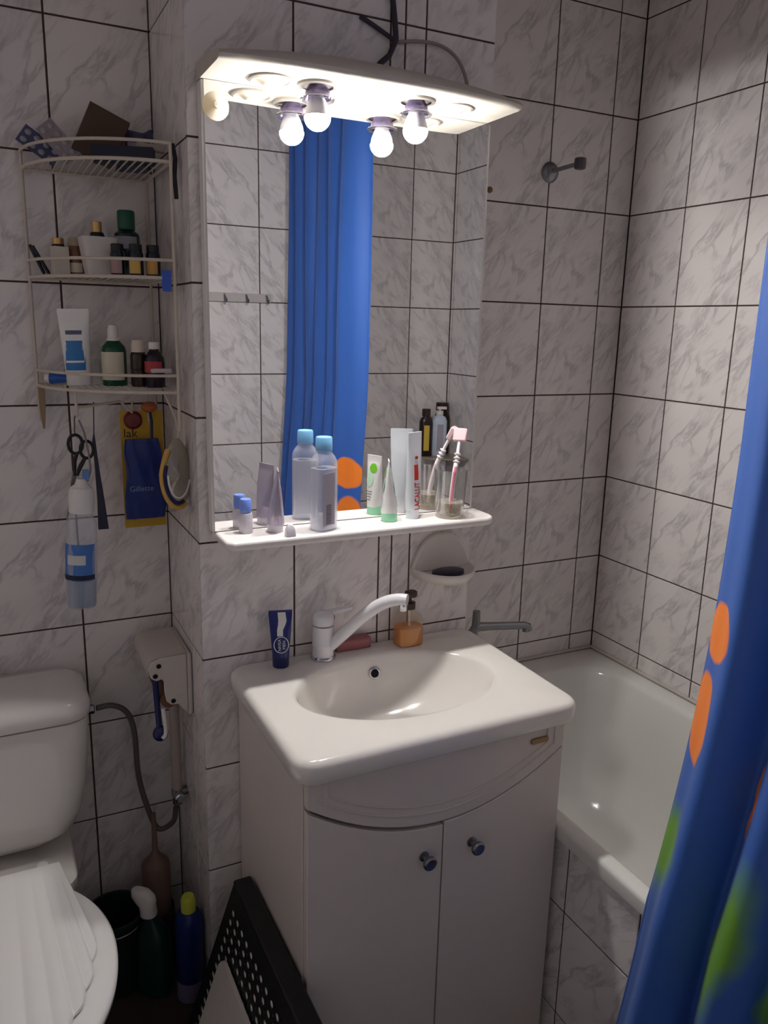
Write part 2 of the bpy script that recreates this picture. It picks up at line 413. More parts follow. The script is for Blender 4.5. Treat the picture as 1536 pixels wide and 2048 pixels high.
for sgn, x0, x1, kx, open_ in ((-1, VX0+0.003, mid-0.0015, -1.009, 0.0), (1, mid+0.0015, VX1-0.003, -0.904, 0.0)):
    gap = 0.008 if sgn < 0 else 0.003
    px = [x0+(x1-x0)*i/24 for i in range(25)]
    mb = MB(); mb.prism([(x0, -FLOOR+0.055), (x1, -FLOOR+0.055)] + [(x, arc(x)-gap) for x in reversed(px)], VF, VF+0.018)
    d = vt.part('door', mb, WHITE_LAC, world=True, bevel=0.0018)
    mb = MB(); mb.lathe([(0.0,0),(0.010,0.0),(0.010,0.002),(0.0052,0.004),(0.0052,0.013),(0.011,0.017),(0.0138,0.021),(0.0138,0.026),(0.011,0.029),(0.009,0.0285),(0.0,0.0285)], (kx, VF, -1.783), 28, axis='Y')
    vt.part('knob', mb, DULLCH, world=True, parent=d, label='round chrome knob')

# washbasin
bt = Thing('washbasin', 'wide white ceramic washbasin set on the vanity cabinet', 'washbasin', (-0.973, -0.52, BT-0.05))
bc = (-0.973, -0.512)
def ell(a, b, z, dx=0.0, dy=0.0): return (lambda th: (bc[0]+dx+a*math.cos(th), bc[1]+dy+b*math.sin(th), z), bc)
rings = basin((-1.270, -0.680, -0.738, -0.3035, 0.040), [
    ell(0.224, 0.151, BT-0.0006), ell(0.216, 0.144, BT-0.0025), ell(0.211, 0.1395, BT-0.008), ell(0.206, 0.136, BT-0.020, -0.002), ell(0.196, 0.130, BT-0.042, -0.008),
    ell(0.172, 0.119, BT-0.078, -0.022), ell(0.140, 0.102, BT-0.106, -0.034), ell(0.095, 0.072, BT-0.124, -0.040), ell(0.050, 0.042, BT-0.130, -0.040), ell(0.022, 0.022, BT-0.132, -0.040)],
    BT, BT-0.045, n=160, edge=0.016, skirt_in=0.02)
mb = MB(); mb.loft(rings, (False, True))
bt.part('basin_body', mb, CERAMIC, world=True, angle=70)
mb = MB(); mb.lathe([(0.0,0.003),(0.018,0.003),(0.021,0.001),(0.021,-0.004),(0.0,-0.004)], (-1.013, -0.512, BT-0.1295), 28)
bt.part('drain', mb, CHROME, world=True)
def torus(mb, c, R, r, axis, seg=28, rs=8):
    ax = Vector(axis).normalized(); a = ax.orthogonal().normalized(); b = ax.cross(a)
    mb.tube([Vector(c)+a*R*math.cos(2*PI*i/seg)+b*R*math.sin(2*PI*i/seg) for i in range(seg)], r, rs, closed=True); return mb
ox, oy, oz = -0.962, -0.3845, BT-0.040
ax = V(0, -1, 0.30).normalized()
mb = MB(); torus(mb, (ox, oy, oz), 0.0115, 0.0026, ax)
ring = bt.part('overflow_ring', mb, CHROME, world=True)
mb = MB(); a1 = ax.orthogonal().normalized(); b1 = ax.cross(a1)
mb.loft([[Vector((ox,oy,oz))+(a1*math.cos(2*PI*i/24)+b1*math.sin(2*PI*i/24))*0.0105+ax*d for i in range(24)] for d in (-0.004, 0.0004)])
bt.part('overflow_hole', mb, DARK, world=True, label='dark overflow hole')

# faucet
ft = Thing('mixer_tap', 'white single lever mixer tap on the washbasin', 'tap', (-1.068, -0.345, BT))
WTAP = mat('white_tap_enamel', (226, 224, 228), 0.2, coat=0.4)
fx, fy = -1.068, -0.345
mb = MB(); mb.lathe([(0,0),(0.027,0),(0.027,0.004),(0.0245,0.007),(0.0,0.007)], (fx, fy, BT), 36)
ft.part('base_ring', mb, CHROME, world=True)
mb = MB(); mb.lathe([(0,0.007),(0.0235,0.007),(0.0232,0.03),(0.0236,0.031),(0.0236,0.0325),(0.0232,0.0335),(0.0230,0.074),(0.0,0.074)], (fx, fy, BT), 36)
ft.part('tap_body', mb, WTAP, world=True)
mb = MB(); mb.lathe([(0,0.0765),(0.0232,0.0765),(0.0232,0.094),(0.020,0.100),(0.012,0.104),(0,0.105)], (fx, fy, BT), 36)
mb.loft([[V(fx+x, fy+0.010+w_*sy, BT+0.094+0.10*x+h*sz) for sy, sz in ((-1,-1),(1,-1),(1,1),(-1,1))] for x, w_, h in ((0.0,0.012,0.006),(0.03,0.010,0.005),(0.066,0.0085,0.0035),(0.070,0.007,0.0025))])
lv = ft.part('lever', mb, WTAP, world=True, bevel=0.002)
mb = MB(); mb.cbox((fx+0.0225, fy-0.004, BT+0.090), (0.003, 0.006, 0.007))
ft.part('temperature_mark', mb, mat('red_mark', (150, 60, 60), 0.4), world=True, parent=lv, label='small red mark')
def bez(p0, p1, p2, p3, n=18):
    out = []
    for i in range(n+1):
        s = i/n; q = 1-s
        out.append(Vector(p0)*q**3 + Vector(p1)*3*q*q*s + Vector(p2)*3*q*s*s + Vector(p3)*s**3)
    return out
pts = bez((fx+0.008, fy-0.004, BT+0.020), (-1.015, -0.40, -1.430), (-0.985, -0.435, -1.358), (-0.938, -0.478, -1.362))
mb = MB(); mb.tube(pts, [0.0125+0.001*math.sin(PI*i/18) for i in range(19)], 16)
sp = ft.part('spout', mb, WTAP, world=True)
mb = MB(); mb.lathe([(0,-0.020),(0.0085,-0.020),(0.0095,-0.017),(0.0095,0.0),(0,0.0)], (-0.945, -0.472, -1.365), 20)
ft.part('aerator', mb, CHROME, world=True, parent=sp)

# ------------------------------------------------------------------ mirror, shelf, lamp canopy
MX0, MX1, MZ0, MZ1, MY = -1.294, -0.702, -1.221, -0.411, -0.330
mt_ = Thing('bathroom_mirror', 'tall frameless mirror with white edges between lamp canopy and shelf', 'mirror', ((MX0+MX1)/2, -0.316, MZ0))
mb = MB(); mb.box((MX0-0.003, CH_Y-0.001, MZ0), (MX1+0.005, MY+0.0015, MZ1))
mt_.part('backing_board', mb, WHITE_PL, world=True, bevel=0.001)
mir = bpy.data.materials.new('mirror_silver'); mir.use_nodes = True
_b = mir.node_tree.nodes['Principled BSDF']; _b.inputs['Metallic'].default_value = 1.0; _b.inputs['Roughness'].default_value = 0.004
_n = mir.node_tree.nodes.new('ShaderNodeTexNoise'); _n.inputs['Scale'].default_value = 3
_r = mir.node_tree.nodes.new('ShaderNodeMapRange'); _r.inputs['To Min'].default_value = 0.90; _r.inputs['To Max'].default_value = 0.93
mir.node_tree.links.new(_n.outputs['Fac'], _r.inputs['Value'])
_c = mir.node_tree.nodes.new('ShaderNodeCombineColor')
for i in range(3): mir.node_tree.links.new(_r.outputs[0], _c.inputs[i])
mir.node_tree.links.new(_c.outputs[0], _b.inputs['Base Color'])
mb = MB(); mb.box((MX0+0.002, MY-0.0005, MZ0+0.001), (MX1-0.001, MY+0.0015, MZ1))
mt_.part('mirror_glass', mb, mir, world=True, label='silvered mirror glass')

def rprofile(pts, x0, x1, rad_ends=0.0):
    return pts
sx0, sx1, sy = -1.292, -0.686, -0.420
SZ = -1.222
mb = MB()
poly = [(sx0, CH_Y-0.001), (sx0, sy+0.012), (sx0+0.010, sy)]
for k in range(9):
    a = -PI/2 + PI/2*k/8; poly.append((sx1-0.030+0.030*math.cos(a), sy+0.030+0.030*math.sin(a)))
poly.append((sx1, CH_Y-0.001))
mb.prism(poly, SZ-0.018, SZ, axis='Z')
sh = Thing('mirror_shelf', 'narrow white shelf below the mirror holding toiletries', 'shelf', ((sx0+sx1)/2, -0.36, SZ-0.018))
sh.part('shelf_board', mb, mat('white_shelf_plastic', (232, 226, 222), 0.3), world=True, bevel=0.006, bseg=4)
for bx in (-1.20, -0.78):
    mb = MB(); mb.cbox((bx, CH_Y-0.012, SZ-0.024), (0.03, 0.022, 0.012))
    sh.part('bracket', mb, WHITE_PL, world=True, bevel=0.002)

# canopy
CZ = -0.410
ct = Thing('lamp_canopy', 'white lamp canopy above the mirror with two glowing bulbs', 'lamp', (-1.005, -0.39, CZ))
prof = [(CH_Y-0.001, CZ), (-0.450, CZ), (-0.460, CZ+0.004), (-0.464, CZ+0.012), (-0.461, CZ+0.021), (-0.448, CZ+0.030), (-0.430, CZ+0.037), (-0.405, CZ+0.044), (-0.385, CZ+0.052), (-0.37, CZ+0.056), (CH_Y-0.001, CZ+0.058)]
mb = MB()
cx0, cx1 = -1.298, -0.708
K = [(0.0, 1.0)]
def cring(x, s=1.0):
    q = max(0.0, 1-((x-(cx0+cx1)/2)/((cx1-cx0)/2))**2); hz = 0.50+0.55*q**0.8; bow = 0.010*q-0.004
    return [V(x, CH_Y-0.001 + (y-CH_Y+0.001)*s - bow*max(0.0, (CH_Y-y)/0.16), CZ+(z-CZ)*hz if z > CZ else z) for y, z in prof]
mb.loft([cring(cx0, 0.985), cring(cx0+0.004, 1.0)] + [cring(cx0+(cx1-cx0)*k/16) for k in range(1, 16)] + [cring(cx1-0.010, 0.992), cring(cx1, 0.96)])
CANOPY = mat('white_canopy_plastic', (192, 185, 174), 0.45)
ct.part('housing', mb, CANOPY, world=True, angle=45)
CREAM = mat('cream_reflector', (226, 216, 196), 0.45)
for q, (lx, ly) in enumerate(((-1.187, -0.384), (-0.828, -0.392))):
    mb = MB(); mb.lathe([(0.040,0.0),(0.040,-0.003),(0.036,-0.005),(0.031,-0.003),(0.030,0.0)], (lx, ly, CZ), 36, caps=(False, False))
    s_ = ct.part('spot_ring', mb, CANOPY, world=True)
    mb = MB(); mb.lathe([(0.0,-0.012),(0.012,-0.012),(0.016,-0.009),(0.024,-0.004),(0.030,-0.001)], (lx, ly, CZ), 30, caps=(True, False))
    ct.part('spot_lens', mb, CREAM, world=True, parent=s_, label='unlit cream spot lens')
LIT = mat('lit_bulb', (255, 252, 245), 0.4, emit=BULB)
NECK = mat('bulb_neck', (214, 210, 216), 0.35)
SHADE = mat('smoky_reflector_cup', (118, 108, 138), 0.15, 0.7)
GLASSY = clear('clear_lamp_glass', (240, 240, 245), 0.4, 0.6)
for q, (lx, ly, lz) in enumerate(((-1.107, -0.397, -0.462), (-0.912, -0.402, -0.461))):
    mb = MB(); mb.lathe([(0.036,0.0),(0.036,-0.004),(0.032,-0.006),(0.028,-0.004)], (lx, ly, CZ), 36, caps=(False, False))
    s_ = ct.part('spot_ring', mb, CANOPY, world=True)
    mb = MB(); mb.lathe([(0.016,-0.001),(0.018,-0.004),(0.022,-0.012),(0.025,-0.022),(0.0245,-0.022),(0.021,-0.012),(0.017,-0.004)], (lx, ly, CZ), 32, caps=(False, False))
    ct.part('reflector_cup', mb, SHADE, world=True, parent=s_, label='smoky chrome cup around the bulb neck')
    mb = MB(); torus(mb, (lx, ly, CZ-0.0235), 0.0275, 0.0032, (0,0,1), 36)
    ct.part('glass_ring', mb, GLASSY, world=True, parent=s_)
    mb = MB(); mb.lathe([(0,0.052),(0.010,0.052),(0.011,0.034),(0.016,0.024),(0.021,0.012),(0.0234,0.0008)], (lx, ly, lz), 32, caps=(True, False))
    bn = ct.part('bulb_neck', mb, NECK, world=True)
    mb = MB(); R = 0.0235
    mb.lathe([(R*math.sin(a)*1.0, -R*math.cos(a)) for a in [PI*0.02+(PI*0.47)*k/14 for k in range(15)]], (lx, ly, lz), 32, caps=(True, True))
    ct.part('bulb_glass', mb, LIT, world=True, parent=bn, label='glowing white bulb dome')

# suction cup on the mirror corner
mb = MB(); mb.lathe([(0.0,0.0),(0.024,0.0),(0.0235,0.002),(0.015,0.006),(0.007,0.010),(0.006,0.014),(0.0,0.015)], (-1.272, MY-0.0006, -0.452), 32, axis='Y')
single('suction_cup', 'round translucent suction cup on upper left corner of mirror', 'suction cup', mb, clear('milky_suction', (235, 228, 215), 0.1, 0.3, 0.55, (226, 218, 200)), base=(-1.272, MY, -0.452))

# cables above the canopy
mb = MB(); mb.tube([(-0.921, CH_Y-0.006, TOP-0.001), (-0.921, CH_Y-0.006, -0.20), (-0.914, CH_Y-0.008, -0.255), (-0.913, CH_Y-0.012, -0.285), (-0.928, CH_Y-0.014, -0.315), (-0.948, CH_Y-0.016, -0.332), (-0.962, CH_Y-0.02, -0.349)], 0.0055, 10)
mb.tube([(-0.986, CH_Y-0.004, -0.254), (-0.962, CH_Y-0.006, -0.264), (-0.938, CH_Y-0.008, -0.275), (-0.917, CH_Y-0.009, -0.284)], 0.0042, 10)
single('power_cable', 'dark twisted power cable hanging from above onto the lamp canopy', 'cable', mb, mat('dark_cable', (52, 46, 60), 0.6), base=(-0.94, CH_Y-0.01, -0.35))
mb = MB(); mb.tube(bez((-0.911, CH_Y-0.006, -0.287), (-0.84, CH_Y-0.008, -0.27), (-0.765, CH_Y-0.012, -0.262), (-0.752, CH_Y-0.02, -0.352)), 0.0035, 10)
single('thin_cable', 'thin pale cord curving down to the right end of lamp canopy', 'cable', mb, mat('pale_cord', (150, 138, 132), 0.5), base=(-0.752, CH_Y-0.02, -0.352))

# ------------------------------------------------------------------ things on the mirror shelf
CLEARPL = clear('clear_plastic', (250, 250, 252), 0.06, 0.35, 0.20, (238, 240, 248))
WATER = clear('clear_liquid', (240, 243, 248), 0.02, 0.2, 0.42, (240, 240, 246))
MILKY = clear('milky_plastic', (230, 228, 232), 0.12, 0.4, 0.62, (226, 222, 230))
LILAC = clear('lilac_plastic', (206, 198, 210), 0.15, 0.5, 0.40, (205, 196, 212))
TUMBLER = clear('tumbler_glass', (246, 246, 246), 0.12, 0.5)
SKYCAP = mat('sky_blue_cap', (128, 190, 235), 0.35)
PERICAP = mat('periwinkle_cap', (120, 150, 232), 0.4)
MINT = mat('mint_cap', (150, 218, 178), 0.4)
WHITE_T = mat('white_tube', (232, 230, 228), 0.3)
REDINK = mat('red_print', (196, 52, 30), 0.5)
GREENINK = mat('green_print', (110, 196, 30), 0.5)
PALEGREEN = mat('pale_green_print', (190, 226, 200), 0.5)
GREYINK = mat('grey_print', (110, 104, 112), 0.6)
NAVY = mat('navy_plastic', (20, 28, 84), 0.3)
def ering(cx, cy, z, a, b, n=32, p=2.0, rot=0.0):
    out = []
    for i in range(n):
        t = 2*PI*i/n; c, s_ = math.cos(t), math.sin(t)
        x = a*math.copysign(abs(c)**(2/p), c); y = b*math.copysign(abs(s_)**(2/p), s_)
        out.append(V(cx+x*math.cos(rot)-y*math.sin(rot), cy+x*math.sin(rot)+y*math.cos(rot), z))
    return out
def squeeze_tube(mb, h0, h1, a0, a1, n=32, steps=10, b1=0.0012, rot=0.0, crimp=0.008, cx=0, cy=0, bulge=0.0):
    """body of a squeezable tube: round at the cap, flat at the far crimp"""
    R = []
    for k in range(steps+1):
        s_ = k/steps
        R.append(ering(cx, cy, h0+(h1-crimp-h0)*s_, a0+(a1-a0)*s_+bulge*math.sin(PI*s_), a0*(1-s_)**0.85*(1+0.25*s_)+b1, n, 2.0+0.6*s_, rot))
    R.append(ering(cx, cy, h1, a1, b1, n, 3.0, rot))
    mb.loft(R); return mb

# tiny bottle with blue cap
b_ = Thing('travel_bottle', 'tiny frosted bottle with a periwinkle cap on left end of mirror shelf', 'bottle', (-1.236, -0.352, SZ))
mb = MB(); mb.lathe([(0,0),(0.0125,0),(0.0135,0.002),(0.0135,0.036),(0.012,0.040),(0.007,0.042),(0.007,0.046),(0,0.046)], seg=28)
b_.part('bottle_body', mb, MILKY)
mb = MB(); mb.lathe([(0,0.043),(0.0112,0.043),(0.0118,0.045),(0.0112,0.066),(0.010,0.068),(0,0.068)], seg=28)
b_.part('cap', mb, PERICAP)
# lilac lotion tube standing on its cap, edge-on
b_ = Thing('lotion_tube', 'pale lilac lotion tube with flat crimped top beside tiny blue-capped bottle', 'tube', (-1.180, -0.364, SZ), (0.05, 0, math.radians(74)))
mb = MB(); squeeze_tube(mb, 0.016, 0.125, 0.0165, 0.026, bulge=0.004)
tb_ = b_.part('tube_body', mb, LILAC)
mb = MB(); mb.cbox((-0.004, -0.0125, 0.072), (0.004, 0.001, 0.034)); b_.part('printed_mark', mb, mat('maroon_print', (150, 70, 78), 0.5), parent=tb_, label='maroon print')
mb = MB(); mb.lathe([(0,0),(0.0150,0),(0.0155,0.002),(0.0155,0.0165),(0,0.0165)], seg=28)
b_.part('cap', mb, MILKY)
# small white wedge
mb = MB(); mb.loft([[V(-0.010,-0.008,0),V(0.010,-0.008,0),V(0.010,0.008,0),V(-0.010,0.008,0)],[V(-0.009,-0.007,0.014),V(0.009,-0.007,0.014),V(0.009,0.007,0.014),V(-0.009,0.007,0.014)],[V(-0.004,-0.003,0.026),V(0.006,-0.003,0.022),V(0.006,0.003,0.022),V(-0.004,0.003,0.026)]])
o = single('soap_sliver', 'small white wedge lying near the front edge of mirror shelf', 'soap', mb, mat('white_soap', (236, 232, 238), 0.5), bevel=0.002)
o.location = (-1.164, -0.408, SZ+FLOOR)
# tall clear bottle
b_ = Thing('cleansing_water_bottle', 'tall clear bottle with sky blue cap in the middle of mirror shelf', 'bottle', (-1.084, -0.382, SZ), (0, 0, math.radians(20)))
mb = MB()
mb.loft([ering(0,0,z,a,b,40,p) for z,a,b,p in ((0,0.023,0.017,3),(0.002,0.026,0.020,3),(0.006,0.0275,0.0215,3),(0.08,0.0275,0.0215,3),(0.130,0.0275,0.0215,3),(0.140,0.0265,0.0205,2.8),(0.149,0.022,0.0185,2.5),(0.156,0.0165,0.0155,2.1),(0.160,0.0145,0.0145,2),(0.163,0.0145,0.0145,2))])
bb = b_.part('bottle_body', mb, CLEARPL)
mb = MB()
mb.loft([ering(0,0,z,a,b,40,3) for z,a,b in ((0.004,0.0255,0.0195),(0.08,0.0257,0.0197),(0.126,0.0257,0.0197))])
b_.part('liquid', mb, WATER, label='clear liquid')
mb = MB(); mb.lathe([(0,0.161),(0.0165,0.161),(0.0168,0.163),(0.0163,0.186),(0.0150,0.188),(0,0.188)], seg=36)
b_.part('cap', mb, SKYCAP, label='sky blue cap')
mb = MB()
mb.cbox((-0.006, -0.0222, 0.066), (0.031, 0.0006, 0.105)); b_.part('label', mb, clear('pale_label', (214, 206, 214), 0.05, 0.2, 0.55, (206, 198, 206)), parent=bb, label='pale lilac label')
mb = MB()
for k in range(9): mb.cbox((-0.006, -0.0228, 0.018+0.0045*k), (0.013, 0.0004, 0.0018 if k % 2 else 0.0026))
b_.part('barcode', mb, GREYINK, parent=bb, label='barcode')
# white and mint tube standing on its mint cap
b_ = Thing('hand_cream_tube', 'white tube with bright green spot standing on its mint green cap', 'tube', (-0.927, -0.366, SZ), (-0.03, 0, math.radians(66)))
mb = MB(); squeeze_tube(mb, 0.018, 0.130, 0.0165, 0.0205)
tb_ = b_.part('tube_body', mb, WHITE_T)
mb = MB(); mb.lathe([(0,0),(0.0165,0),(0.0172,0.002),(0.0168,0.019),(0,0.019)], seg=32); b_.part('cap', mb, MINT, label='mint green cap')
def tube_face_y(z, h0, h1, a0, b1=0.0012, crimp=0.008, side=1):
    s_ = max(0, min(1, (z-h0)/(h1-crimp-h0))); return side*(a0*(1-s_)**0.85*(1+0.25*s_)+b1)
def patch(mb, cx, cz, rx, rz, fy, n=28, inner=0.0):
    """thin elliptical print that follows the tube's face"""
    c = None; prev = None
    rings = []
    for q in ([inner] if inner else [0.02]) + [0.35+0.65*inner if inner else 0.4, 0.7, 1.0]:
        if inner and q < inner: continue
        rings.append([V(cx+rx*q*math.cos(2*PI*i/n), fy(cz+rz*q*math.sin(2*PI*i/n)), cz+rz*q*math.sin(2*PI*i/n)) for i in range(n)])
    mb.loft(rings, (not inner, False)); return mb
for side in (1, -1):
    fy = lambda z: tube_face_y(z, 0.018, 0.130, 0.0165, side=side)+side*0.0007
    mb = MB(); patch(mb, 0.002*side, 0.103, 0.010, 0.010, fy); b_.part('green_spot', mb, GREENINK, parent=tb_, label='bright green round print')
    mb = MB(); patch(mb, -0.004, 0.078, 0.009, 0.016, fy); b_.part('leaf_print', mb, PALEGREEN, parent=tb_, label='pale green leaf print')
    mb = MB()
    for k in range(4): mb.cbox((-0.004, fy(0.052-0.006*k), 0.052-0.006*k), (0.016-0.002*k, 0.0006, 0.0014))
    b_.part('small_print', mb, GREYINK, parent=tb_)
# tall toothpaste tube, flat crimp up, red lettering along its edge
b_ = Thing('toothpaste_tube', 'tall white toothpaste tube with red lettering upright beside the tumbler', 'tube', (-0.868, -0.360, SZ), (0.0, 0, math.radians(26)))
mb = MB()
mb.loft([ering(0,0,z,a,b,36,p) for z,a,b,p in ((0.0,0.0150,0.0135,2.0),(0.018,0.0155,0.0135,2.0),(0.020,0.0175,0.0145,2.0),(0.05,0.0195,0.0138,2.2),(0.10,0.0215,0.0105,2.4),(0.145,0.0235,0.006,2.6),(0.176,0.0245,0.0018,3),(0.186,0.0245,0.0014,3))])
tb_ = b_.part('tube_body', mb, mat('pearl_tube', (226, 230, 236), 0.3))
mb = text_mb('LACALUT', 0.0225, (-0.002, 0, 0.050), (PI/2, -PI/2, 0), sx=0.62, bold=0.0002)
ty_ = lambda z: -(0.0145-0.0007*(z-0.02)/0.03 if z < 0.05 else 0.0138-0.0033*(z-0.05)/0.05)-0.0004
for v in mb.bm.verts: v.co.y = ty_(v.co.z)*math.sqrt(max(0.2, 1-(v.co.x/0.0195)**2)) - 0.0006 - (0.0003 if v.co.y < 0 else 0)
b_.part('red_lettering', mb, REDINK, parent=tb_, label='red brand lettering running up the tube')
mb = MB(); mb.loft([[V(x, -(yy*math.sqrt(1-(x/0.023)**2))-e, z) for x, e in ((-0.011,0.0005),(0.002,0.0005),(0.002,-0.0004),(-0.011,-0.0004))] for z, yy in ((0.085,0.0117),(0.100,0.0107),(0.118,0.0090))])
b_.part('red_panel', mb, REDINK, parent=tb_, label='red printed panel')
mb = MB(); mb.cbox((-0.003, -0.0083, 0.133), (0.009, 0.0012, 0.006)); b_.part('red_mark', mb, REDINK, parent=tb_)
# tumbler with toothbrush
b_ = Thing('glass_tumbler', 'clear glass tumbler with a toothbrush at right end of mirror shelf', 'glass', (-0.786, -0.378, SZ))
mb = MB(); mb.lathe([(0,0),(0.0285,0),(0.030,0.002),(0.031,0.010),(0.0365,0.104),(0.0372,0.105),(0.0365,0.106),(0.0350,0.104),(0.0292,0.014),(0.027,0.010),(0.0,0.009)], seg=48)
b_.part('glass_body', mb, TUMBLER)
mb = MB(); mb.lathe([(0,0.0092),(0.0272,0.0092),(0.0292,0.014),(0.0305,0.034),(0.0,0.034)], seg=40)
b_.part('glass_base', mb, clear('thick_glass_base', (232, 226, 212), 0.15, 0.4, 0.28, (220, 212, 194)), label='thick cloudy glass base')
PINKC = clear('pale_pink_cover', (240, 214, 216), 0.1, 0.3, 0.72, (236, 208, 212)); PINK = mat('pink_grip', (214, 120, 140), 0.4); WBR = mat('white_brush', (236, 228, 230), 0.35)
b_ = Thing('toothbrush', 'white and pink toothbrush with head cover standing in the tumbler', 'toothbrush', (-0.786, -0.376, SZ+0.010))
hp = [V(0.002,-0.004,0.002), V(0.005,-0.001,0.040), V(0.012,0.004,0.080), V(0.020,0.010,0.108), V(0.030,0.020,0.138), V(0.036,0.026,0.156)]
def cat(pts, n=8):
    out = []; P_ = [pts[0]]+list(pts)+[pts[-1]]
    for i in range(1, len(P_)-2):
        for k in range(n):
            t = k/n; a, b, c, d = P_[i-1], P_[i], P_[i+1], P_[i+2]
            out.append(0.5*((2*b)+(c-a)*t+(2*a-5*b+4*c-d)*t*t+(3*b-a-3*c+d)*t**3))
    out.append(Vector(pts[-1])); return out
hc = cat(hp)
mb = MB(); mb.tube(hc, [0.0052 if i < 24 else 0.0036 for i in range(len(hc))], 12); hd = b_.part('handle', mb, WBR)
mb = MB(); mb.tube([p+V(-0.0012,-0.0026,0) for p in hc[:22]], 0.0034, 10); b_.part('grip_strip', mb, PINK, parent=hd, label='pink grip strip')
mb = MB()
for k in (24, 26, 28): torus(mb, hc[k], 0.0058, 0.0018, (hc[k+1]-hc[k]), 16, 6)
b_.part('collar', mb, WBR, parent=hd)
d_ = (hc[-1]-hc[-4]).normalized(); q_ = d_.to_track_quat('Z', 'Y').to_matrix().to_4x4()
mb = MB(); mb.cbox((0,0,0.008), (0.030, 0.013, 0.030)); mb.move(Matrix.Translation(hc[-1]) @ q_)
b_.part('head_cover', mb, PINKC, bevel=0.003, label='pale pink head cover')
mb = MB(); mb.cbox((0.004,0,0.008), (0.014, 0.006, 0.022)); mb.move(Matrix.Translation(hc[-1]) @ q_)
b_.part('bristles', mb, WBR)

# ------------------------------------------------------------------ things on the washbasin
b_ = Thing('face_cream_tube', 'dark blue cream tube with white stripe and round badge standing on washbasin', 'tube', (-1.165, -0.350, BT), (-0.02, 0, math.radians(-14)))
NB = mat('glossy_navy_tube', (20, 34, 104), 0.28)
mb = MB(); squeeze_tube(mb, 0.024, 0.122, 0.0175, 0.0245)
tb_ = b_.part('tube_body', mb, NB)
mb = MB(); mb.lathe([(0,0),(0.0165,0),(0.0172,0.002),(0.0178,0.024),(0,0.024)], seg=32); b_.part('cap', mb, NAVY)
fy = lambda z: tube_face_y(z, 0.024, 0.122, 0.0175, side=-1)-0.0008
STRIPE = mat('silver_white_print', (214, 212, 206), 0.35)
mb = MB()
st = [(0.118,-0.006,0.010),(0.100,-0.005,0.012),(0.092,-0.006,0.009),(0.082,-0.008,0.004),(0.070,-0.008,0.004)]
mb.loft([[V(x0, fy(z), z), V(x1, fy(z), z), V(x1, fy(z)+0.0006, z), V(x0, fy(z)+0.0006, z)] for z, x0, x1 in st])
b_.part('white_stripe', mb, STRIPE, parent=tb_, label='silvery white stripe')
mb = MB(); cz = 0.052
mb.tube([V(0.015*math.cos(2*PI*i/32), fy(cz+0.0165*math.sin(2*PI*i/32))-0.0006*1, cz+0.0165*math.sin(2*PI*i/32)) for i in range(32)], 0.0009, 6, closed=True)
b_.part('badge_ring', mb, STRIPE, parent=tb_, label='round white badge outline')
mb = MB()
tm = text_mb('NIVEA', 0.0088, (-0.0035, 0, cz), (PI/2, -PI/2, 0)); tm2 = text_mb('MEN', 0.0088, (0.0058, 0, cz), (PI/2, -PI/2, 0))
for t_ in (tm, tm2):
    for v in t_.bm.verts: v.co.y = fy(v.co.z) - 0.0012 - (0.0004 if v.co.y < 0 else 0)
b_.part('badge_lettering', tm, STRIPE, parent=tb_); b_.part('badge_lettering', tm2, STRIPE, parent=tb_)
b_ = Thing('soap_dispenser', 'clear pump dispenser half full of amber soap on back of washbasin', 'soap dispenser', (-0.862, -0.348, BT))
mb = MB()
DISPCL = clear('dispenser_plastic', (250, 246, 238), 0.05, 0.3, 0.06, (236, 226, 208))
mb.loft([ering(0,0,z,a,b,36,3.2) for z,a,b in ((0,0.030,0.022),(0.002,0.0325,0.0245),(0.040,0.0325,0.0245),(0.058,0.031,0.0235),(0.068,0.026,0.021),(0.076,0.016,0.0155),(0.080,0.0125,0.0125),(0.086,0.0125,0.0125))])
b_.part('bottle_body', mb, DISPCL)
mb = MB()
mb.loft([ering(0,0,z,a,b,36,3.2) for z,a,b in ((0.002,0.030,0.0225),(0.004,0.031,0.0232),(0.042,0.031,0.0232))])
b_.part('liquid', mb, clear('amber_soap', (236, 168, 20), 0.02, 0.1, 0.66, (226, 150, 14)), label='amber liquid soap')
BROWNP = mat('dark_brown_pump', (58, 40, 34), 0.35)
mb = MB(); mb.lathe([(0,0.084),(0.0145,0.084),(0.0145,0.098),(0.006,0.100),(0.005,0.112),(0.0,0.112)], seg=28)
pc = b_.part('pump_collar', mb, BROWNP)
mb = MB(); mb.loft([ering(0.004,0,z,a,b,24,2.6) for z,a,b in ((0.110,0.012,0.009),(0.112,0.0145,0.0105),(0.122,0.0145,0.0105),(0.124,0.012,0.009))])
b_.part('pump_head', mb, BROWNP)
mb = MB(); mb.tube([V(0,0,0.084), V(0.002,0,0.05), V(0.004,0,0.012)], 0.0025, 8); b_.part('dip_tube', mb, WHITE_PL, parent=pc)
mb = MB(); mb.cbox((-0.990, -0.3225, BT+0.0125), (0.085, 0.030, 0.025)); 
single('soap_box', 'flat dusty rose soap box lying behind the tap spout', 'box', mb, mat('dusty_rose_plastic', (150, 88, 92), 0.45), base=(-0.990, -0.3225, BT), bevel=0.005, bseg=3)
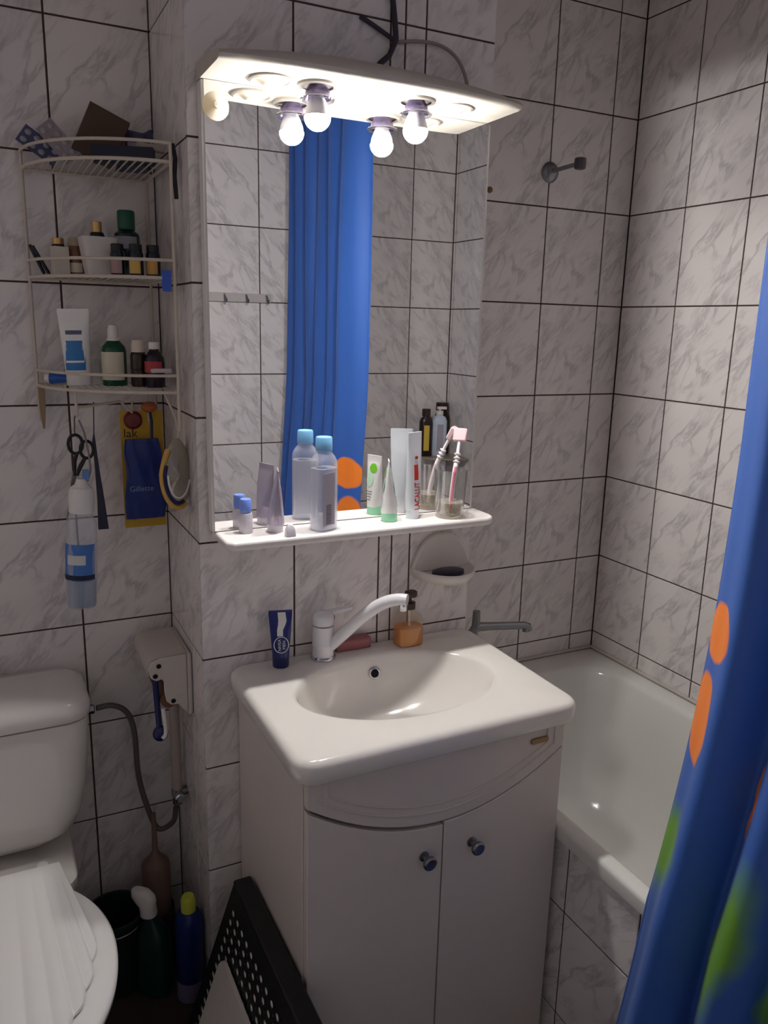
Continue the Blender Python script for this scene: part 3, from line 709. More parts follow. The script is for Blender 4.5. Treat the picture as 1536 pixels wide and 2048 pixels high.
# wall soap dish
b_ = Thing('soap_dish', 'white wall soap dish with arched back fixed below the mirror shelf', 'soap dish', (-0.762, CH_Y, -1.375))
def dish_ring(a, d, z, n=28):
    return [V(-0.762+a*math.cos(PI*i/(n-1)), CH_Y-0.001-d*math.sin(PI*i/(n-1)), z) for i in range(n)] 
DISH = mat('white_dish_plastic', (212, 206, 200), 0.4)
mb = MB()
out = [(0.052,0.060,-1.384),(0.066,0.084,-1.380),(0.074,0.098,-1.368),(0.077,0.102,-1.358),(0.075,0.099,-1.354),(0.071,0.093,-1.356),(0.066,0.086,-1.362),(0.045,0.055,-1.365),(0.004,0.006,-1.366)]
mb.loft([dish_ring(*q) for q in out])
b_.part('dish_tray', mb, DISH, world=True, angle=60)
mb = MB()
bkp = []
for k in range(33):
    a = PI*k/32; bkp.append((-0.762+0.077*math.copysign(abs(math.cos(a))**0.7, math.cos(a))*(1-0.30*math.sin(a)), -1.366+0.088*math.sin(a)**0.75))
mb.prism(bkp, CH_Y-0.014, CH_Y-0.0005)
b_.part('dish_back', mb, DISH, world=True, bevel=0.005, bseg=3)
mb = MB(); mb.loft([[V(-0.770+a*math.cos(2*PI*i/28), -0.358+b*math.sin(2*PI*i/28), z) for i in range(28)] for a,b,z in ((0.034,0.019,-1.3648),(0.041,0.023,-1.361),(0.040,0.022,-1.353),(0.030,0.016,-1.350))])
single('soap_bar', 'dark violet soap bar lying in the white wall soap dish', 'soap', mb, mat('dark_violet_soap', (44, 36, 58), 0.35), base=(-0.770, -0.358, -1.3648))

# ------------------------------------------------------------------ bath fittings
b_ = Thing('bath_spout', 'chrome swivel bath spout reaching over the tub from the wall', 'tap', (CH_R, -0.145, -1.625))
mb = MB(); mb.lathe([(0,0.0),(0.030,0.0),(0.030,0.004),(0.022,0.012),(0,0.012)], (CH_R, -0.145, -1.628), 28, axis='X'); b_.part('wall_flange', mb, DULLCH, world=True)
mb = MB(); mb.tube([V(CH_R+0.01,-0.145,-1.628), V(-0.575,-0.145,-1.628), V(-0.552,-0.145,-1.618), V(-0.543,-0.145,-1.600), V(-0.543,-0.145,-1.557)], [0.014,0.014,0.014,0.012,0.010], 16); b_.part('elbow', mb, DULLCH, world=True)
mb = MB(); mb.tube([V(-0.545,-0.145,-1.602), V(-0.50,-0.147,-1.606), V(-0.39,-0.155,-1.617), V(-0.378,-0.156,-1.621), V(-0.374,-0.156,-1.634)], [0.013,0.011,0.0105,0.0105,0.0095], 16)
mb.lathe([(0,-0.014),(0.0085,-0.014),(0.0095,0.0),(0,0)], (-0.384,-0.155,-1.622), 16); b_.part('spout', mb, DULLCH, world=True)
b_ = Thing('shower_bracket', 'chrome shower wall bracket with short arm on the tiled bath wall', 'bracket', (-0.290, 0, -0.412))
mb = MB(); mb.lathe([(0,0.0),(0.026,0.0),(0.0265,0.003),(0.022,0.010),(0.012,0.014),(0,0.015)], (-0.290, 0, -0.414), 32, axis='Y'); b_.part('rosette', mb, DULLCH, world=True)
mb = MB(); mb.tube([V(-0.290,-0.012,-0.412), V(-0.281,-0.04,-0.409), V(-0.272,-0.085,-0.405)], 0.0055, 12); b_.part('arm', mb, DULLCH, world=True)
mb = MB(); mb.lathe([(0.010,-0.014),(0.0145,-0.012),(0.0155,0.0),(0.0145,0.012),(0.010,0.014)], (-0.270,-0.098,-0.405), 24, caps=(True, True)); b_.part('holder', mb, mat('grey_holder', (92, 88, 92), 0.35, 0.6), world=True)
for (x, z, r_) in ((-0.476, -0.474, 0.008),):
    mb = MB(); mb.lathe([(0,0),(r_,0),(r_*0.9,0.004),(r_*0.4,0.006),(0,0.006)], (x, 0, z), 16, axis='Y')
    single('wall_plug', 'rusty brown wall plug in the tiles right of the mirror', 'wall plug', mb, mat('rusty_plug', (128, 98, 70), 0.8, var=0.3), base=(x, 0, z))

# ------------------------------------------------------------------ shower curtain
cur = bpy.data.materials.new('blue_curtain_print'); cur.use_nodes = True
nt = cur.node_tree; N_ = nt.nodes.new; L_ = nt.links.new; b = nt.nodes['Principled BSDF']
uvn = N_('ShaderNodeUVMap'); sepn = N_('ShaderNodeSeparateXYZ')
wnz = N_('ShaderNodeTexNoise'); wnz.inputs['Scale'].default_value = 7; L_(uvn.outputs[0], wnz.inputs['Vector'])
wsc = N_('ShaderNodeVectorMath'); wsc.operation = 'MULTIPLY_ADD'; L_(wnz.outputs['Color'], wsc.inputs[0]); wsc.inputs[1].default_value = (0.06, 0.06, 0); wsc.inputs[2].default_value = (-0.03, -0.03, 0)
wad = N_('ShaderNodeVectorMath'); wad.operation = 'ADD'; L_(uvn.outputs[0], wad.inputs[0]); L_(wsc.outputs[0], wad.inputs[1])
def blobs(lst, soft=0.06):
    last = None
    for (u, v, ru, rv, rot) in lst:
        mp = N_('ShaderNodeMapping'); mp.vector_type = 'TEXTURE'; mp.inputs['Location'].default_value = (u, v, 0); mp.inputs['Rotation'].default_value = (0,0,rot); mp.inputs['Scale'].default_value = (ru, rv, 1)
        L_(wad.outputs[0], mp.inputs['Vector'])
        ln = N_('ShaderNodeVectorMath'); ln.operation = 'LENGTH'; L_(mp.outputs[0], ln.inputs[0])
        r_ = N_('ShaderNodeMapRange'); r_.inputs['From Min'].default_value = 1-soft; r_.inputs['From Max'].default_value = 1+soft; r_.inputs['To Min'].default_value = 1; r_.inputs['To Max'].default_value = 0
        L_(ln.outputs['Value'], r_.inputs['Value'])
        if last is None: last = r_.outputs[0]
        else:
            mx = N_('ShaderNodeMath'); mx.operation = 'MAXIMUM'; L_(last, mx.inputs[0]); L_(r_.outputs[0], mx.inputs[1]); last = mx.outputs[0]
    return last
ORANGES = [(0.052, 0.93, 0.055, 0.048, 0.0), (0.040, 0.790, 0.060, 0.070, 0.3), (0.21, 0.70, 0.013, 0.06, 0), (1.13, 0.95, 0.04, 0.09, 0.3), (1.02, 0.76, 0.06, 0.07, 0), (0.78, 0.62, 0.07, 0.10, 0.3)]
GREENS = [(0.03, 0.54, 0.050, 0.075, -0.3), (0.25, 0.48, 0.034, 0.13, -0.15), (0.35, 0.52, 0.018, 0.18, -0.08), (0.88, 0.22, 0.05, 0.16, 0.3), (1.1, 0.2, 0.05, 0.14, 0.0)]
c1 = N_('ShaderNodeMix'); c1.data_type = 'RGBA'; c1.inputs['A'].default_value = lin((44, 92, 174)); c1.inputs['B'].default_value = lin((96, 150, 40)); L_(blobs(GREENS, 0.35), c1.inputs['Factor'])
c2 = N_('ShaderNodeMix'); c2.data_type = 'RGBA'; L_(c1.outputs['Result'], c2.inputs['A']); c2.inputs['B'].default_value = lin((240, 128, 36)); L_(blobs(ORANGES), c2.inputs['Factor'])
L_(c2.outputs['Result'], b.inputs['Base Color']); b.inputs['Roughness'].default_value = 0.55; b.inputs['Sheen Weight'].default_value = 0.1
b_ = Thing('shower_curtain', 'blue shower curtain with orange and green print hanging along the tub', 'curtain', (-0.70, -1.28, -2.22))
mb = MB(); NU, NV = 260, 70
ZT, ZB = 0.015, -2.20
def cur_pt(u, v):
    """u 0 leading edge .. 1 far wall, v 0 top .. 1 bottom"""
    z = ZT + (ZB-ZT)*v
    flare = max(0.0, (v-0.55)/0.45)
    y0 = -1.005 + 0.010*max(0, (0.55-v)) + 0.085*flare**1.6
    y1 = -1.600
    xm = -0.678 - 0.055*max(0.0, min(1.0, (v-0.45)/0.35))**1.3
    # first wide flap, then tightening folds
    ph = 0.06 + 6.2*u**1.25; e_ = math.exp(-u/0.10)
    amp = (0.024 + 0.014*v) * (0.8 + 0.2*math.sin(7*u+2))
    x = xm - 0.010*e_ + amp*(1+0.35*e_)*math.cos(2*PI*ph) + 0.006*math.sin(2*PI*(11*u+0.7*v)) * (0.3+0.7*v) + 0.004*math.sin(9*v+14*u)
    y = y0 + (y1-y0)*u + 0.010*math.sin(2*PI*ph+0.8)*(0.4+v) + 0.004*math.sin(6*v+9*u)
    if z < RIM+0.03: x = min(x, -0.702)
    return V(x, y, z)
G = []
for i in range(NU+1):
    G.append([mb.bm.verts.new(cur_pt(i/NU, j/NV)) for j in range(NV+1)])
arcl = [0.0]      # cloth length from the leading edge
for i in range(NU):
    arcl.append(arcl[-1] + (cur_pt((i+1)/NU, 0.7)-cur_pt(i/NU, 0.7)).length)
for i in range(NU):
    for j in range(NV):
        f = mb.face([G[i][j], G[i+1][j], G[i+1][j+1], G[i][j+1]])
        for l, (a, c) in zip(f.loops, ((i,j),(i+1,j),(i+1,j+1),(i,j+1))):
            l[mb.uv].uv = (arcl[a], (1-c/NV)*(ZT-ZB))
cl_ = b_.part('curtain_cloth', mb, cur, world=True, angle=180)
sd = cl_.modifiers.new('thickness', 'SOLIDIFY'); sd.thickness = 0.0012
for k in range(8):
    p = cur_pt((k+0.35)/8, 0)
    mb = MB(); torus(mb, (-0.683, p.y, ZT+0.012), 0.021, 0.002, (0,1,0), 20, 6)
    b_.part('curtain_ring', mb, WHITE_PL, world=True)
mb = MB(); mb.tube([V(-0.683, OPP+0.001, ZT+0.021), V(-0.683, CH_Y-0.001, ZT+0.021)], 0.0095, 16)
single('curtain_rod', 'white curtain rod spanning the room above the bathtub', 'curtain rod', mb, WHITE_PL, base=(-0.683, -1.0, ZT+0.018))

# ------------------------------------------------------------------ corner wire rack
WIRE = mat('white_coated_wire', (198, 186, 172), 0.45)
RX0, RX1, RY0, RY1 = -1.575, -1.337, -0.016, -0.254      # left post on the back wall, right post on the chase side
rk = Thing('corner_rack', 'white wire corner rack with three tiers above the toilet', 'rack', (-1.38, -0.06, -1.03))
def qarc(z, r, n=20, a0=0.0, a1=PI/2):
    return [V(RX1-r*math.cos(a0+(a1-a0)*i/n), RY0-r*math.sin(a0+(a1-a0)*i/n), z) for i in range(n+1)]
RR = 0.238
for p, nm in ((V(RX0, RY0, 0), 'post'), (V(RX1, RY1, 0), 'post'), (V(RX1, RY0, 0), 'post')):
    mb = MB(); mb.tube([V(p.x, p.y, -1.03 if p.y != RY0 or p.x == RX0 else -1.0), V(p.x, p.y, -0.503)], 0.0032, 10); rk.part(nm, mb, WIRE, world=True)
TIER = (-0.538, -0.742, -0.955)
for q, tz in enumerate(TIER):
    mb = MB(); mb.tube(qarc(tz, RR) + [V(RX1, RY0, tz)], 0.0034, 10, closed=True)
    n = 17
    for k in range(1, n):
        x = RX1 - RR*k/n; yy = RY0 - math.sqrt(max(0, RR*RR-(RX1-x)**2))
        mb.tube([V(x, RY0, tz+0.001), V(x, yy, tz+0.001)], 0.0016, 6)
    tp = rk.part('tier', mb, WIRE, world=True)
    mb = MB(); mb.tube(qarc(tz+0.032, RR+0.001), 0.0030, 10); rk.part('guard_rail', mb, WIRE, world=True, parent=tp)
for x, y in ((-1.512, -0.16), (-1.43, -0.225)):
    pass
mb = MB(); mb.tube([V(-1.517,-0.165,-0.955), V(-1.517,-0.165,-1.005)], 0.0028, 8)
mb.tube([V(-1.517,-0.165,-0.990), V(-1.425,-0.10,-0.985), V(-1.40,-0.09,-1.010)], 0.0028, 8); rk.part('hook_bar', mb, WIRE, world=True)
mb = MB(); mb.tube([V(-1.365,-0.08,-0.957), V(-1.365,-0.08,-1.03)], 0.0024, 8); rk.part('hook', mb, WIRE, world=True)
mb = MB(); mb.tube([V(-1.355,-0.20,-0.958), V(-1.345,-0.21,-0.985), V(-1.337,-0.22,-1.010), V(-1.332,-0.225,-1.04)], 0.0026, 8); rk.part('hook', mb, WIRE, world=True)

GREEN_G = mat('dark_green_glass', (14, 72, 48), 0.12); BROWN_G = mat('brown_glass', (44, 26, 20), 0.12); VIOLET_G = mat('dark_violet_glass', (36, 24, 40), 0.12)
LABEL = mat('cream_label', (206, 198, 176), 0.6); YLAB = mat('yellow_label', (214, 176, 92), 0.6); RLAB = mat('red_label', (170, 58, 66), 0.6)
def round_bottle(name, label, x, y, z, prof, m, cap, capm, lab=None, labm=None, group=None, caplabel=None):
    t = Thing(name, label, 'bottle', (x, y, z), group=group)
    mb = MB(); mb.lathe(prof, seg=28); bo = t.part('bottle_body', mb, m)
    if cap: mb = MB(); mb.lathe(cap, seg=28); t.part('cap', mb, capm, label=caplabel)
    if lab:
        r, z0, z1, arc_ = lab; mb = MB(); n = 18; a0 = -PI/2-0.45-arc_/2
        mb.loft([[V((r+e)*math.cos(a0+arc_*i/n), (r+e)*math.sin(a0+arc_*i/n), h) for i in range(n+1)] for h, e in ((z0,0.0006),(z1,0.0006))], (False, False), closed=False)
        t.part('label', mb, labm, parent=bo, label='paper label')
    return t
T3 = TIER[2]+0.003; T2 = TIER[1]+0.003; T1 = TIER[0]+0.003
# bottom tier
b_ = Thing('balm_tube', 'large white tube with blue printed band on the lowest rack tier', 'tube', (-1.500, -0.085, T3+0.001), (0, -0.03, math.radians(-20)))
mb = MB(); squeeze_tube(mb, 0.022, 0.150, 0.024, 0.031); tb_ = b_.part('tube_body', mb, WHITE_T)
mb = MB(); mb.lathe([(0,0),(0.0235,0),(0.0245,0.002),(0.024,0.023),(0,0.023)], seg=32); b_.part('cap', mb, WHITE_PL)
BLUEP = mat('azure_print', (40, 116, 178), 0.4)
def wrapband(mb, z0, z1, h0, h1, a0, a1, w, side=-1, crimp=0.008, e=0.0008):
    n = 10; rows = []
    for k in range(7):
        z = z0+(z1-z0)*k/6; s_ = max(0,min(1,(z-h0)/(h1-crimp-h0))); A = a0+(a1-a0)*s_; B = a0*(1-s_)**0.85*(1+0.25*s_)+0.0012
        rows.append([V(A*w*(-1+2*i/n), side*(B*math.sqrt(max(0,1-(w*(-1+2*i/n))**2))+e), z) for i in range(n+1)])
    mb.loft(rows, (False, False), closed=False); return mb
mb = MB(); wrapband(mb, 0.030, 0.088, 0.022, 0.150, 0.024, 0.031, 0.78); b_.part('blue_band', mb, BLUEP, parent=tb_, label='blue printed band')
mb = MB(); wrapband(mb, 0.045, 0.049, 0.022, 0.150, 0.024, 0.031, 0.7, e=0.0014); b_.part('white_line', mb, WHITE_T, parent=tb_)
mb = MB()
wrapband(mb, 0.100, 0.108, 0.022, 0.150, 0.024, 0.031, 0.55); b_.part('title_print', mb, mat('slate_print', (86, 94, 118), 0.5), parent=tb_)
mb = MB(); mb.lathe([(0,0),(0.017,0),(0.018,0.002),(0.018,0.040),(0.015,0.043),(0.015,0.050),(0,0.051)], (-1.458, -0.045, T3), 24)
single('white_jar', 'small white plastic jar tucked behind tube and green bottle on lowest tier', 'jar', mb, WHITE_PL, base=(-1.458, -0.045, T3))
round_bottle('green_bottle', 'dark green bottle with white dropper cap and cream label', -1.432, -0.098, T3,
    [(0,0),(0.023,0),(0.0245,0.002),(0.0245,0.070),(0.022,0.079),(0.014,0.088),(0.0115,0.091),(0.0115,0.094),(0,0.094)], GREEN_G,
    [(0,0.090),(0.0128,0.090),(0.0128,0.094),(0.0108,0.096),(0.0105,0.112),(0.0075,0.121),(0.004,0.123),(0,0.123)], WHITE_PL, (0.0245,0.012,0.068,2.3), LABEL)
round_bottle('brown_bottle', 'small slim brown bottle with white ribbed cap on lowest rack tier', -1.390, -0.135, T3,
    [(0,0),(0.015,0),(0.016,0.002),(0.016,0.062),(0.013,0.069),(0.011,0.071),(0,0.071)], BROWN_G,
    [(0,0.069),(0.0135,0.069),(0.0135,0.074),(0.0115,0.091),(0.010,0.093),(0,0.093)], mat('ivory_cap', (214, 200, 186), 0.45))
round_bottle('syrup_bottle', 'dark violet bottle with white cap and red label by right rack post', -1.362, -0.155, T3,
    [(0,0),(0.0185,0),(0.020,0.002),(0.020,0.048),(0.019,0.058),(0.013,0.069),(0.0095,0.073),(0.0095,0.080),(0,0.080)], VIOLET_G,
    [(0,0.076),(0.0105,0.076),(0.0105,0.089),(0.0095,0.090),(0,0.090)], WHITE_PL, (0.020,0.030,0.052,2.0), RLAB)
b_ = Thing('ointment_tube', 'small blue ointment tube with white cap lying on left of lowest tier', 'tube', (-1.533, -0.050, T3+0.012), (0, 0, math.radians(-22)))
mb = MB(); squeeze_tube(mb, 0.0, 0.075, 0.011, 0.014); mb.move(Matrix.Rotation(PI/2, 4, 'Y') @ Matrix.Rotation(PI/2, 4, 'Z')); mb.move(Matrix.Translation((-0.020,0,0)))
b_.part('tube_body', mb, mat('royal_blue_tube', (28, 84, 170), 0.35))
mb = MB(); mb.lathe([(0,-0.030),(0.009,-0.030),(0.010,-0.028),(0.011,-0.0205),(0,-0.0205)], seg=20, axis='X'); b_.part('cap', mb, WHITE_PL)
mb = MB(); mb.cbox((-1.362, -0.222, T3+0.037), (0.040, 0.012, 0.008), (0,0,0.12))
single('thermometer', 'white thermometer lying across the lowest guard rail', 'thermometer', mb, mat('pinkish_white', (206, 192, 196), 0.4), base=(-1.362, -0.222, T3+0.033), bevel=0.002)
# middle tier
mb = MB(); mb.cbox((-1.521, -0.080, T2+0.0275), (0.030, 0.024, 0.055), (0,0,0.15)); mb.mi = 0
single('medicine_box', 'upright white medicine box on the left of the middle tier', 'box', mb, mat('white_card', (204, 196, 184), 0.6), base=(-1.521, -0.080, T2), bevel=0.0008)
t = round_bottle('pill_jar', 'brown jar with pale lid between white box and white cup', -1.488, -0.070, T2, [(0,0),(0.0175,0),(0.0185,0.002),(0.0185,0.050),(0.015,0.056),(0.014,0.060),(0,0.060)], mat('russet_glass', (112, 76, 62), 0.2),
    [(0,0.058),(0.016,0.058),(0.016,0.072),(0.0145,0.074),(0,0.074)], mat('taupe_lid', (160, 142, 120), 0.4), (0.0185,0.008,0.026,1.6), LABEL)
t = round_bottle('vial', 'small vial with gold lid behind the white medicine box', -1.520, -0.045, T2, [(0,0),(0.012,0),(0.013,0.002),(0.013,0.058),(0.010,0.064),(0,0.064)], BROWN_G,
    [(0,0.062),(0.0115,0.062),(0.0115,0.073),(0.0105,0.074),(0,0.074)], mat('gold_lid', (206, 168, 112), 0.3, 0.6))
b_ = Thing('white_cup', 'tapered square white cup in the middle of middle tier', 'cup', (-1.455, -0.125, T2), (0,0,0.1))
mb = MB(); mb.loft([ering(0,0,z,a,a*0.9,40,5) for z,a in ((0,0.0235),(0.001,0.0245),(0.072,0.034),(0.0725,0.0335),(0.070,0.0325),(0.003,0.023))], (True, True))
b_.part('cup_body', mb, mat('white_cup_ceramic', (206, 200, 194), 0.35), angle=60)
round_bottle('perfume_bottle', 'black bottle with gold cap standing behind the white cup', -1.447, -0.062, T2, [(0,0),(0.017,0),(0.018,0.002),(0.018,0.066),(0.016,0.078),(0.012,0.088),(0,0.088)], BLACK,
    [(0,0.087),(0.0098,0.087),(0.0098,0.108),(0.009,0.109),(0,0.109)], mat('gold_lid', (206, 168, 112), 0.3, 0.6), caplabel='gold cap')
round_bottle('mouthwash_bottle', 'tall dark green bottle with green cap at right of middle tier', -1.391, -0.070, T2, [(0,0),(0.024,0),(0.0255,0.003),(0.0255,0.080),(0.024,0.088),(0.016,0.095),(0.0135,0.097),(0,0.097)], mat('deep_green_glass', (10, 40, 34), 0.14),
    [(0,0.096),(0.0165,0.096),(0.0172,0.098),(0.0172,0.130),(0.0155,0.133),(0,0.133)], mat('bottle_green_cap', (16, 84, 62), 0.35), (0.0255,0.058,0.082,2.2), mat('greyish_label', (150, 150, 160), 0.5), caplabel='green screw cap')
for x, y, lb, lm, sfx in ((-1.427, -0.178, 'dark vial with pale pink label right of the white cup', mat('pale_pink_label', (170, 140, 140), 0.6), 0), (-1.396, -0.195, 'dark vial with yellow label, left of the two yellow-labelled ones', YLAB, 1), (-1.364, -0.195, 'dark vial with yellow label nearest the blue clip', mat('ochre_label', (206, 156, 84), 0.6), 2)):
    round_bottle('medicine_vial', lb, x, y, T2, [(0,0),(0.0125,0),(0.0135,0.002),(0.0135,0.042),(0.011,0.047),(0,0.047)], mat('dark_teal_glass', (16, 28, 40), 0.15),
        [(0,0.046),(0.0118,0.046),(0.0118,0.058),(0.0108,0.059),(0,0.059)], BLACK, (0.0135,0.005,0.030,1.7), lm, group='dark labelled vials on the middle tier')
for k, (x, y, a, lb) in enumerate(((-1.560, -0.045, 0.42, 'dark pen leaning at the left end of middle tier, nearest the left post'), (-1.551, -0.052, 0.50, 'dark pen leaning beside the white medicine box on middle tier'))):
    mb = MB(); mb.lathe([(0,0),(0.003,0.004),(0.0034,0.006),(0.0034,0.060),(0.003,0.062),(0,0.062)], seg=12)
    o = single('pen', lb, 'pen', mb, mat('dark_pen_plastic', (36, 34, 48), 0.4), group='pens on the middle tier'); o.location = (x+0.012, y, T2+FLOOR+0.0015); o.rotation_euler = (0.1, -a, 0)
mb = MB(); mb.cbox((-1.352,-0.2555,T2-0.008), (0.017, 0.004, 0.038)); mb.cbox((-1.352,-0.2465,T2-0.006), (0.015, 0.003, 0.030)); mb.tube([V(-1.359,-0.251,T2+0.006), V(-1.345,-0.251,T2+0.006)], 0.004, 10)
single('clothes_peg', 'blue plastic peg clipped to the middle tier by right post', 'peg', mb, mat('blue_peg', (52, 88, 190), 0.4), base=(-1.352, -0.25, T2-0.02), bevel=0.0012)
# top tier
mb = MB(); mb.cbox((0,0,0.047), (0.078, 0.022, 0.094))
o = single('brown_box', 'flat brown carton tilted on its corner on top tier', 'box', mb, mat('brown_card', (74, 54, 42), 0.6, var=0.3, scale=25), bevel=0.001); o.location = (-1.452, -0.085, T1+FLOOR+0.0175); o.rotation_euler = (-0.06, 0.42, -0.12)
mb = MB(); mb.cbox((0,0,0.015), (0.112, 0.028, 0.030))
o = single('navy_carton', 'long navy carton lying along the front of top tier', 'box', mb, mat('navy_card', (22, 30, 52), 0.5), bevel=0.001); o.location = (-1.404, -0.160, T1+FLOOR+0.001); o.rotation_euler = (0,0,math.radians(-18))
b_ = Thing('foil_pouch', 'crumpled dark blue pouch with red and pale print on top tier', 'pouch', (-1.371, -0.068, T1+0.003), (-0.02, 0.0, -0.2))
mb = MB()
rows = []
for k in range(9):
    s_ = k/8; rows.append([p+V(0.003*math.sin(9*s_+i), 0.004*math.sin(5*s_+i*1.7), 0.004*math.sin(i*0.9)*s_) for i, p in enumerate(ering(0,0,0.078*s_, 0.034-0.006*math.sin(PI*s_)+0.006*s_, 0.013*math.sin(PI*(0.12+0.85*s_))+0.002, 24, 2.6))])
mb.loft(rows); bo = b_.part('pouch_body', mb, mat('blue_grey_foil', (66, 68, 96), 0.35, var=0.25))
mb = MB(); mb.cbox((-0.022,-0.0165,0.046), (0.016,0.002,0.022)); b_.part('red_print', mb, mat('rust_print', (160, 70, 52), 0.5), parent=bo, label='rusty red print')
mb = MB(); mb.cbox((0.002,-0.0172,0.040), (0.022,0.002,0.026)); b_.part('pale_print', mb, mat('pale_violet_print', (150, 140, 160), 0.5), parent=bo, label='pale print')
mb = MB(); mb.cbox((0,0,0.007), (0.052, 0.032, 0.012))
o = single('folded_leaflet', 'folded pale paper leaflet lying by right end of top tier', 'leaflet', mb, mat('leaflet_paper', (172, 162, 150), 0.7), bevel=0.002); o.location = (-1.352, -0.150, T1+FLOOR+0.030); o.rotation_euler = (0.1, 0.08, -0.15)
for (x, y, a, lb, c_, rz) in ((-1.507, -0.085, -0.70, 'silvery blister pack leaning steeply at the left of top tier', (150, 140, 146), -0.25), (-1.532, -0.060, -0.95, 'navy and white blister pack under the silvery one on top tier', (70, 76, 110), -0.2)):
    t = Thing('blister_pack', lb, 'pill pack', (x+0.022, y, T1+0.014), (-0.18, a, rz*0.3))
    mb = MB(); mb.cbox((0, 0, 0.040), (0.036, 0.0016, 0.080)); sht = t.part('foil_sheet', mb, mat('foil_%d' % c_[0], c_, 0.35, 0.4))
    for i in range(2):
        for j in range(4):
            mb = MB(); mb.sphere((-0.008+0.016*i, -0.0008, 0.012+0.019*j), 0.0055, 12, 8, (1,0.6,1.2)); t.part('blister', mb, clear('blister_plastic', (225, 222, 226), 0.2, 0.4, 0.4, (205, 200, 206)), parent=sht)
mb = MB(); mb.tube([V(-1.331,-0.246,-0.505), V(-1.327,-0.249,-0.53), V(-1.330,-0.251,-0.56), V(-1.328,-0.252,-0.60)], 0.004, 8)
single('hair_tie', 'dark elastic band hanging from the top right corner of rack', 'hair tie', mb, mat('dark_elastic', (36, 34, 44), 0.7), base=(-1.329, -0.25, -0.60))

# ------------------------------------------------------------------ things hanging from the rack
b_ = Thing('scissors', 'scissors with black handles hanging point down from the rack', 'scissors', (-1.512, -0.130, -1.20))
mb = MB()
for c_, ra in (((-1.520,-0.130,-1.066), (0.0135,0.019)), ((-1.499,-0.130,-1.078), (0.0125,0.0175))):
    mb.tube([V(c_[0]+ra[0]*math.cos(2*PI*i/24), c_[1], c_[2]+ra[1]*math.sin(2*PI*i/24)) for i in range(24)], 0.0032, 8, closed=True)
h1 = b_.part('handle', mb, BLACK, world=True, label='black finger loops')
mb = MB(); mb.tube([V(-1.518,-0.130,-1.084), V(-1.524,-0.130,-1.10), V(-1.525,-0.130,-1.13)], [0.004,0.0045,0.0035], 8); mb.tube([V(-1.503,-0.130,-1.094), V(-1.513,-0.130,-1.112), V(-1.521,-0.130,-1.13)], [0.004,0.0045,0.0035], 8)
b_.part('shank', mb, BLACK, world=True)
mb = MB(); mb.loft([[V(x-w_,-0.132,z),V(x+w_,-0.132,z),V(x+w_,-0.1285,z),V(x-w_,-0.1285,z)] for x,z,w_ in ((-1.524,-1.12,0.0045),(-1.534,-1.17,0.004),(-1.546,-1.222,0.0008))]); b_.part('blade', mb, DULLCH, world=True)
mb = MB(); mb.tube([V(-1.517,-0.160,-1.000), V(-1.520,-0.146,-1.012), V(-1.520,-0.134,-1.040), V(-1.520,-0.130,-1.050)], 0.0012, 6); b_.part('hanging_loop', mb, mat('brown_string', (92, 74, 58), 0.8), world=True)
b_ = Thing('spray_bottle', 'clear bottle with white head and blue label hanging below the rack', 'bottle', (-1.531, -0.165, -1.398), (0, 0.055, 0))
mb = MB(); mb.loft([ering(0,0,z,a,a*0.85,32,2.6) for z,a in ((0.0,0.022),(0.003,0.027),(0.010,0.029),(0.10,0.030),(0.175,0.029),(0.190,0.024),(0.196,0.020),(0.202,0.020))]); bo = b_.part('bottle_body', mb, CLEARPL)
mb = MB(); mb.loft([ering(0,0,z,a,a*0.85,32,2.6) for z,a in ((0.004,0.0255),(0.010,0.0272),(0.058,0.0278))]); b_.part('liquid', mb, clear('pale_blue_liquid', (186, 204, 220), 0.1, 0.3, 0.35, (170, 190, 212)))
def wraplab(z0, z1, a, arc_=2.6, e=0.0008, a0=None, n=18):
    mb = MB(); s0 = -PI/2-0.45-arc_/2
    mb.loft([[V((a+e)*math.cos(s0+arc_*i/n), (a+e)*0.88*math.sin(s0+arc_*i/n), h) for i in range(n+1)] for h in (z0, z1)], (False, False), closed=False); return mb
b_.part('label', wraplab(0.062, 0.138, 0.0305), mat('blue_label', (66, 116, 184), 0.5), parent=bo, label='blue label')
b_.part('label_patch', wraplab(0.096, 0.116, 0.0312, 1.2), mat('label_white', (206, 204, 206), 0.5), parent=bo, label='white label patch')
b_.part('label_band', wraplab(0.064, 0.074, 0.0312, 2.5), mat('label_navy', (20, 26, 52), 0.5), parent=bo, label='dark label band')
mb = MB(); mb.lathe([(0,0.200),(0.0235,0.200),(0.0245,0.203),(0.0245,0.240),(0.0215,0.250),(0.013,0.256),(0.009,0.268),(0,0.269)], seg=28); hd = b_.part('spray_head', mb, WHITE_PL)
mb = MB(); mb.tube([V(0.012,0,0.262), V(0.018,0.002,0.285), V(0.014,0.002,0.32), V(0.006,0.001,0.36), V(-0.004,0.0,0.385)], 0.002, 8); b_.part('hanging_cord', mb, mat('grey_cord', (130, 126, 126), 0.7), parent=hd)
mb = MB(); mb.cbox((0.008,-0.002,0.276), (0.012,0.010,0.020)); b_.part('blue_clasp', mb, mat('pale_blue_clasp', (96, 134, 184), 0.45), parent=hd, label='pale blue clasp')
mb = MB(); mb.loft([[V(x-w_,-0.103,z),V(x+w_,-0.103,z),V(x+w_,-0.093,z),V(x-w_,-0.093,z)] for x,z,w_ in ((-1.477,-0.985,0.0006),(-1.480,-1.05,0.0008),(-1.481,-1.065,0.003),(-1.478,-1.12,0.004),(-1.474,-1.19,0.007),(-1.472,-1.254,0.0105))])
single('dark_comb_case', 'slim dark tapering comb case hanging behind the clear bottle', 'comb case', mb, mat('dark_indigo', (34, 34, 58), 0.35), base=(-1.478, -0.098, -1.254), bevel=0.0015)
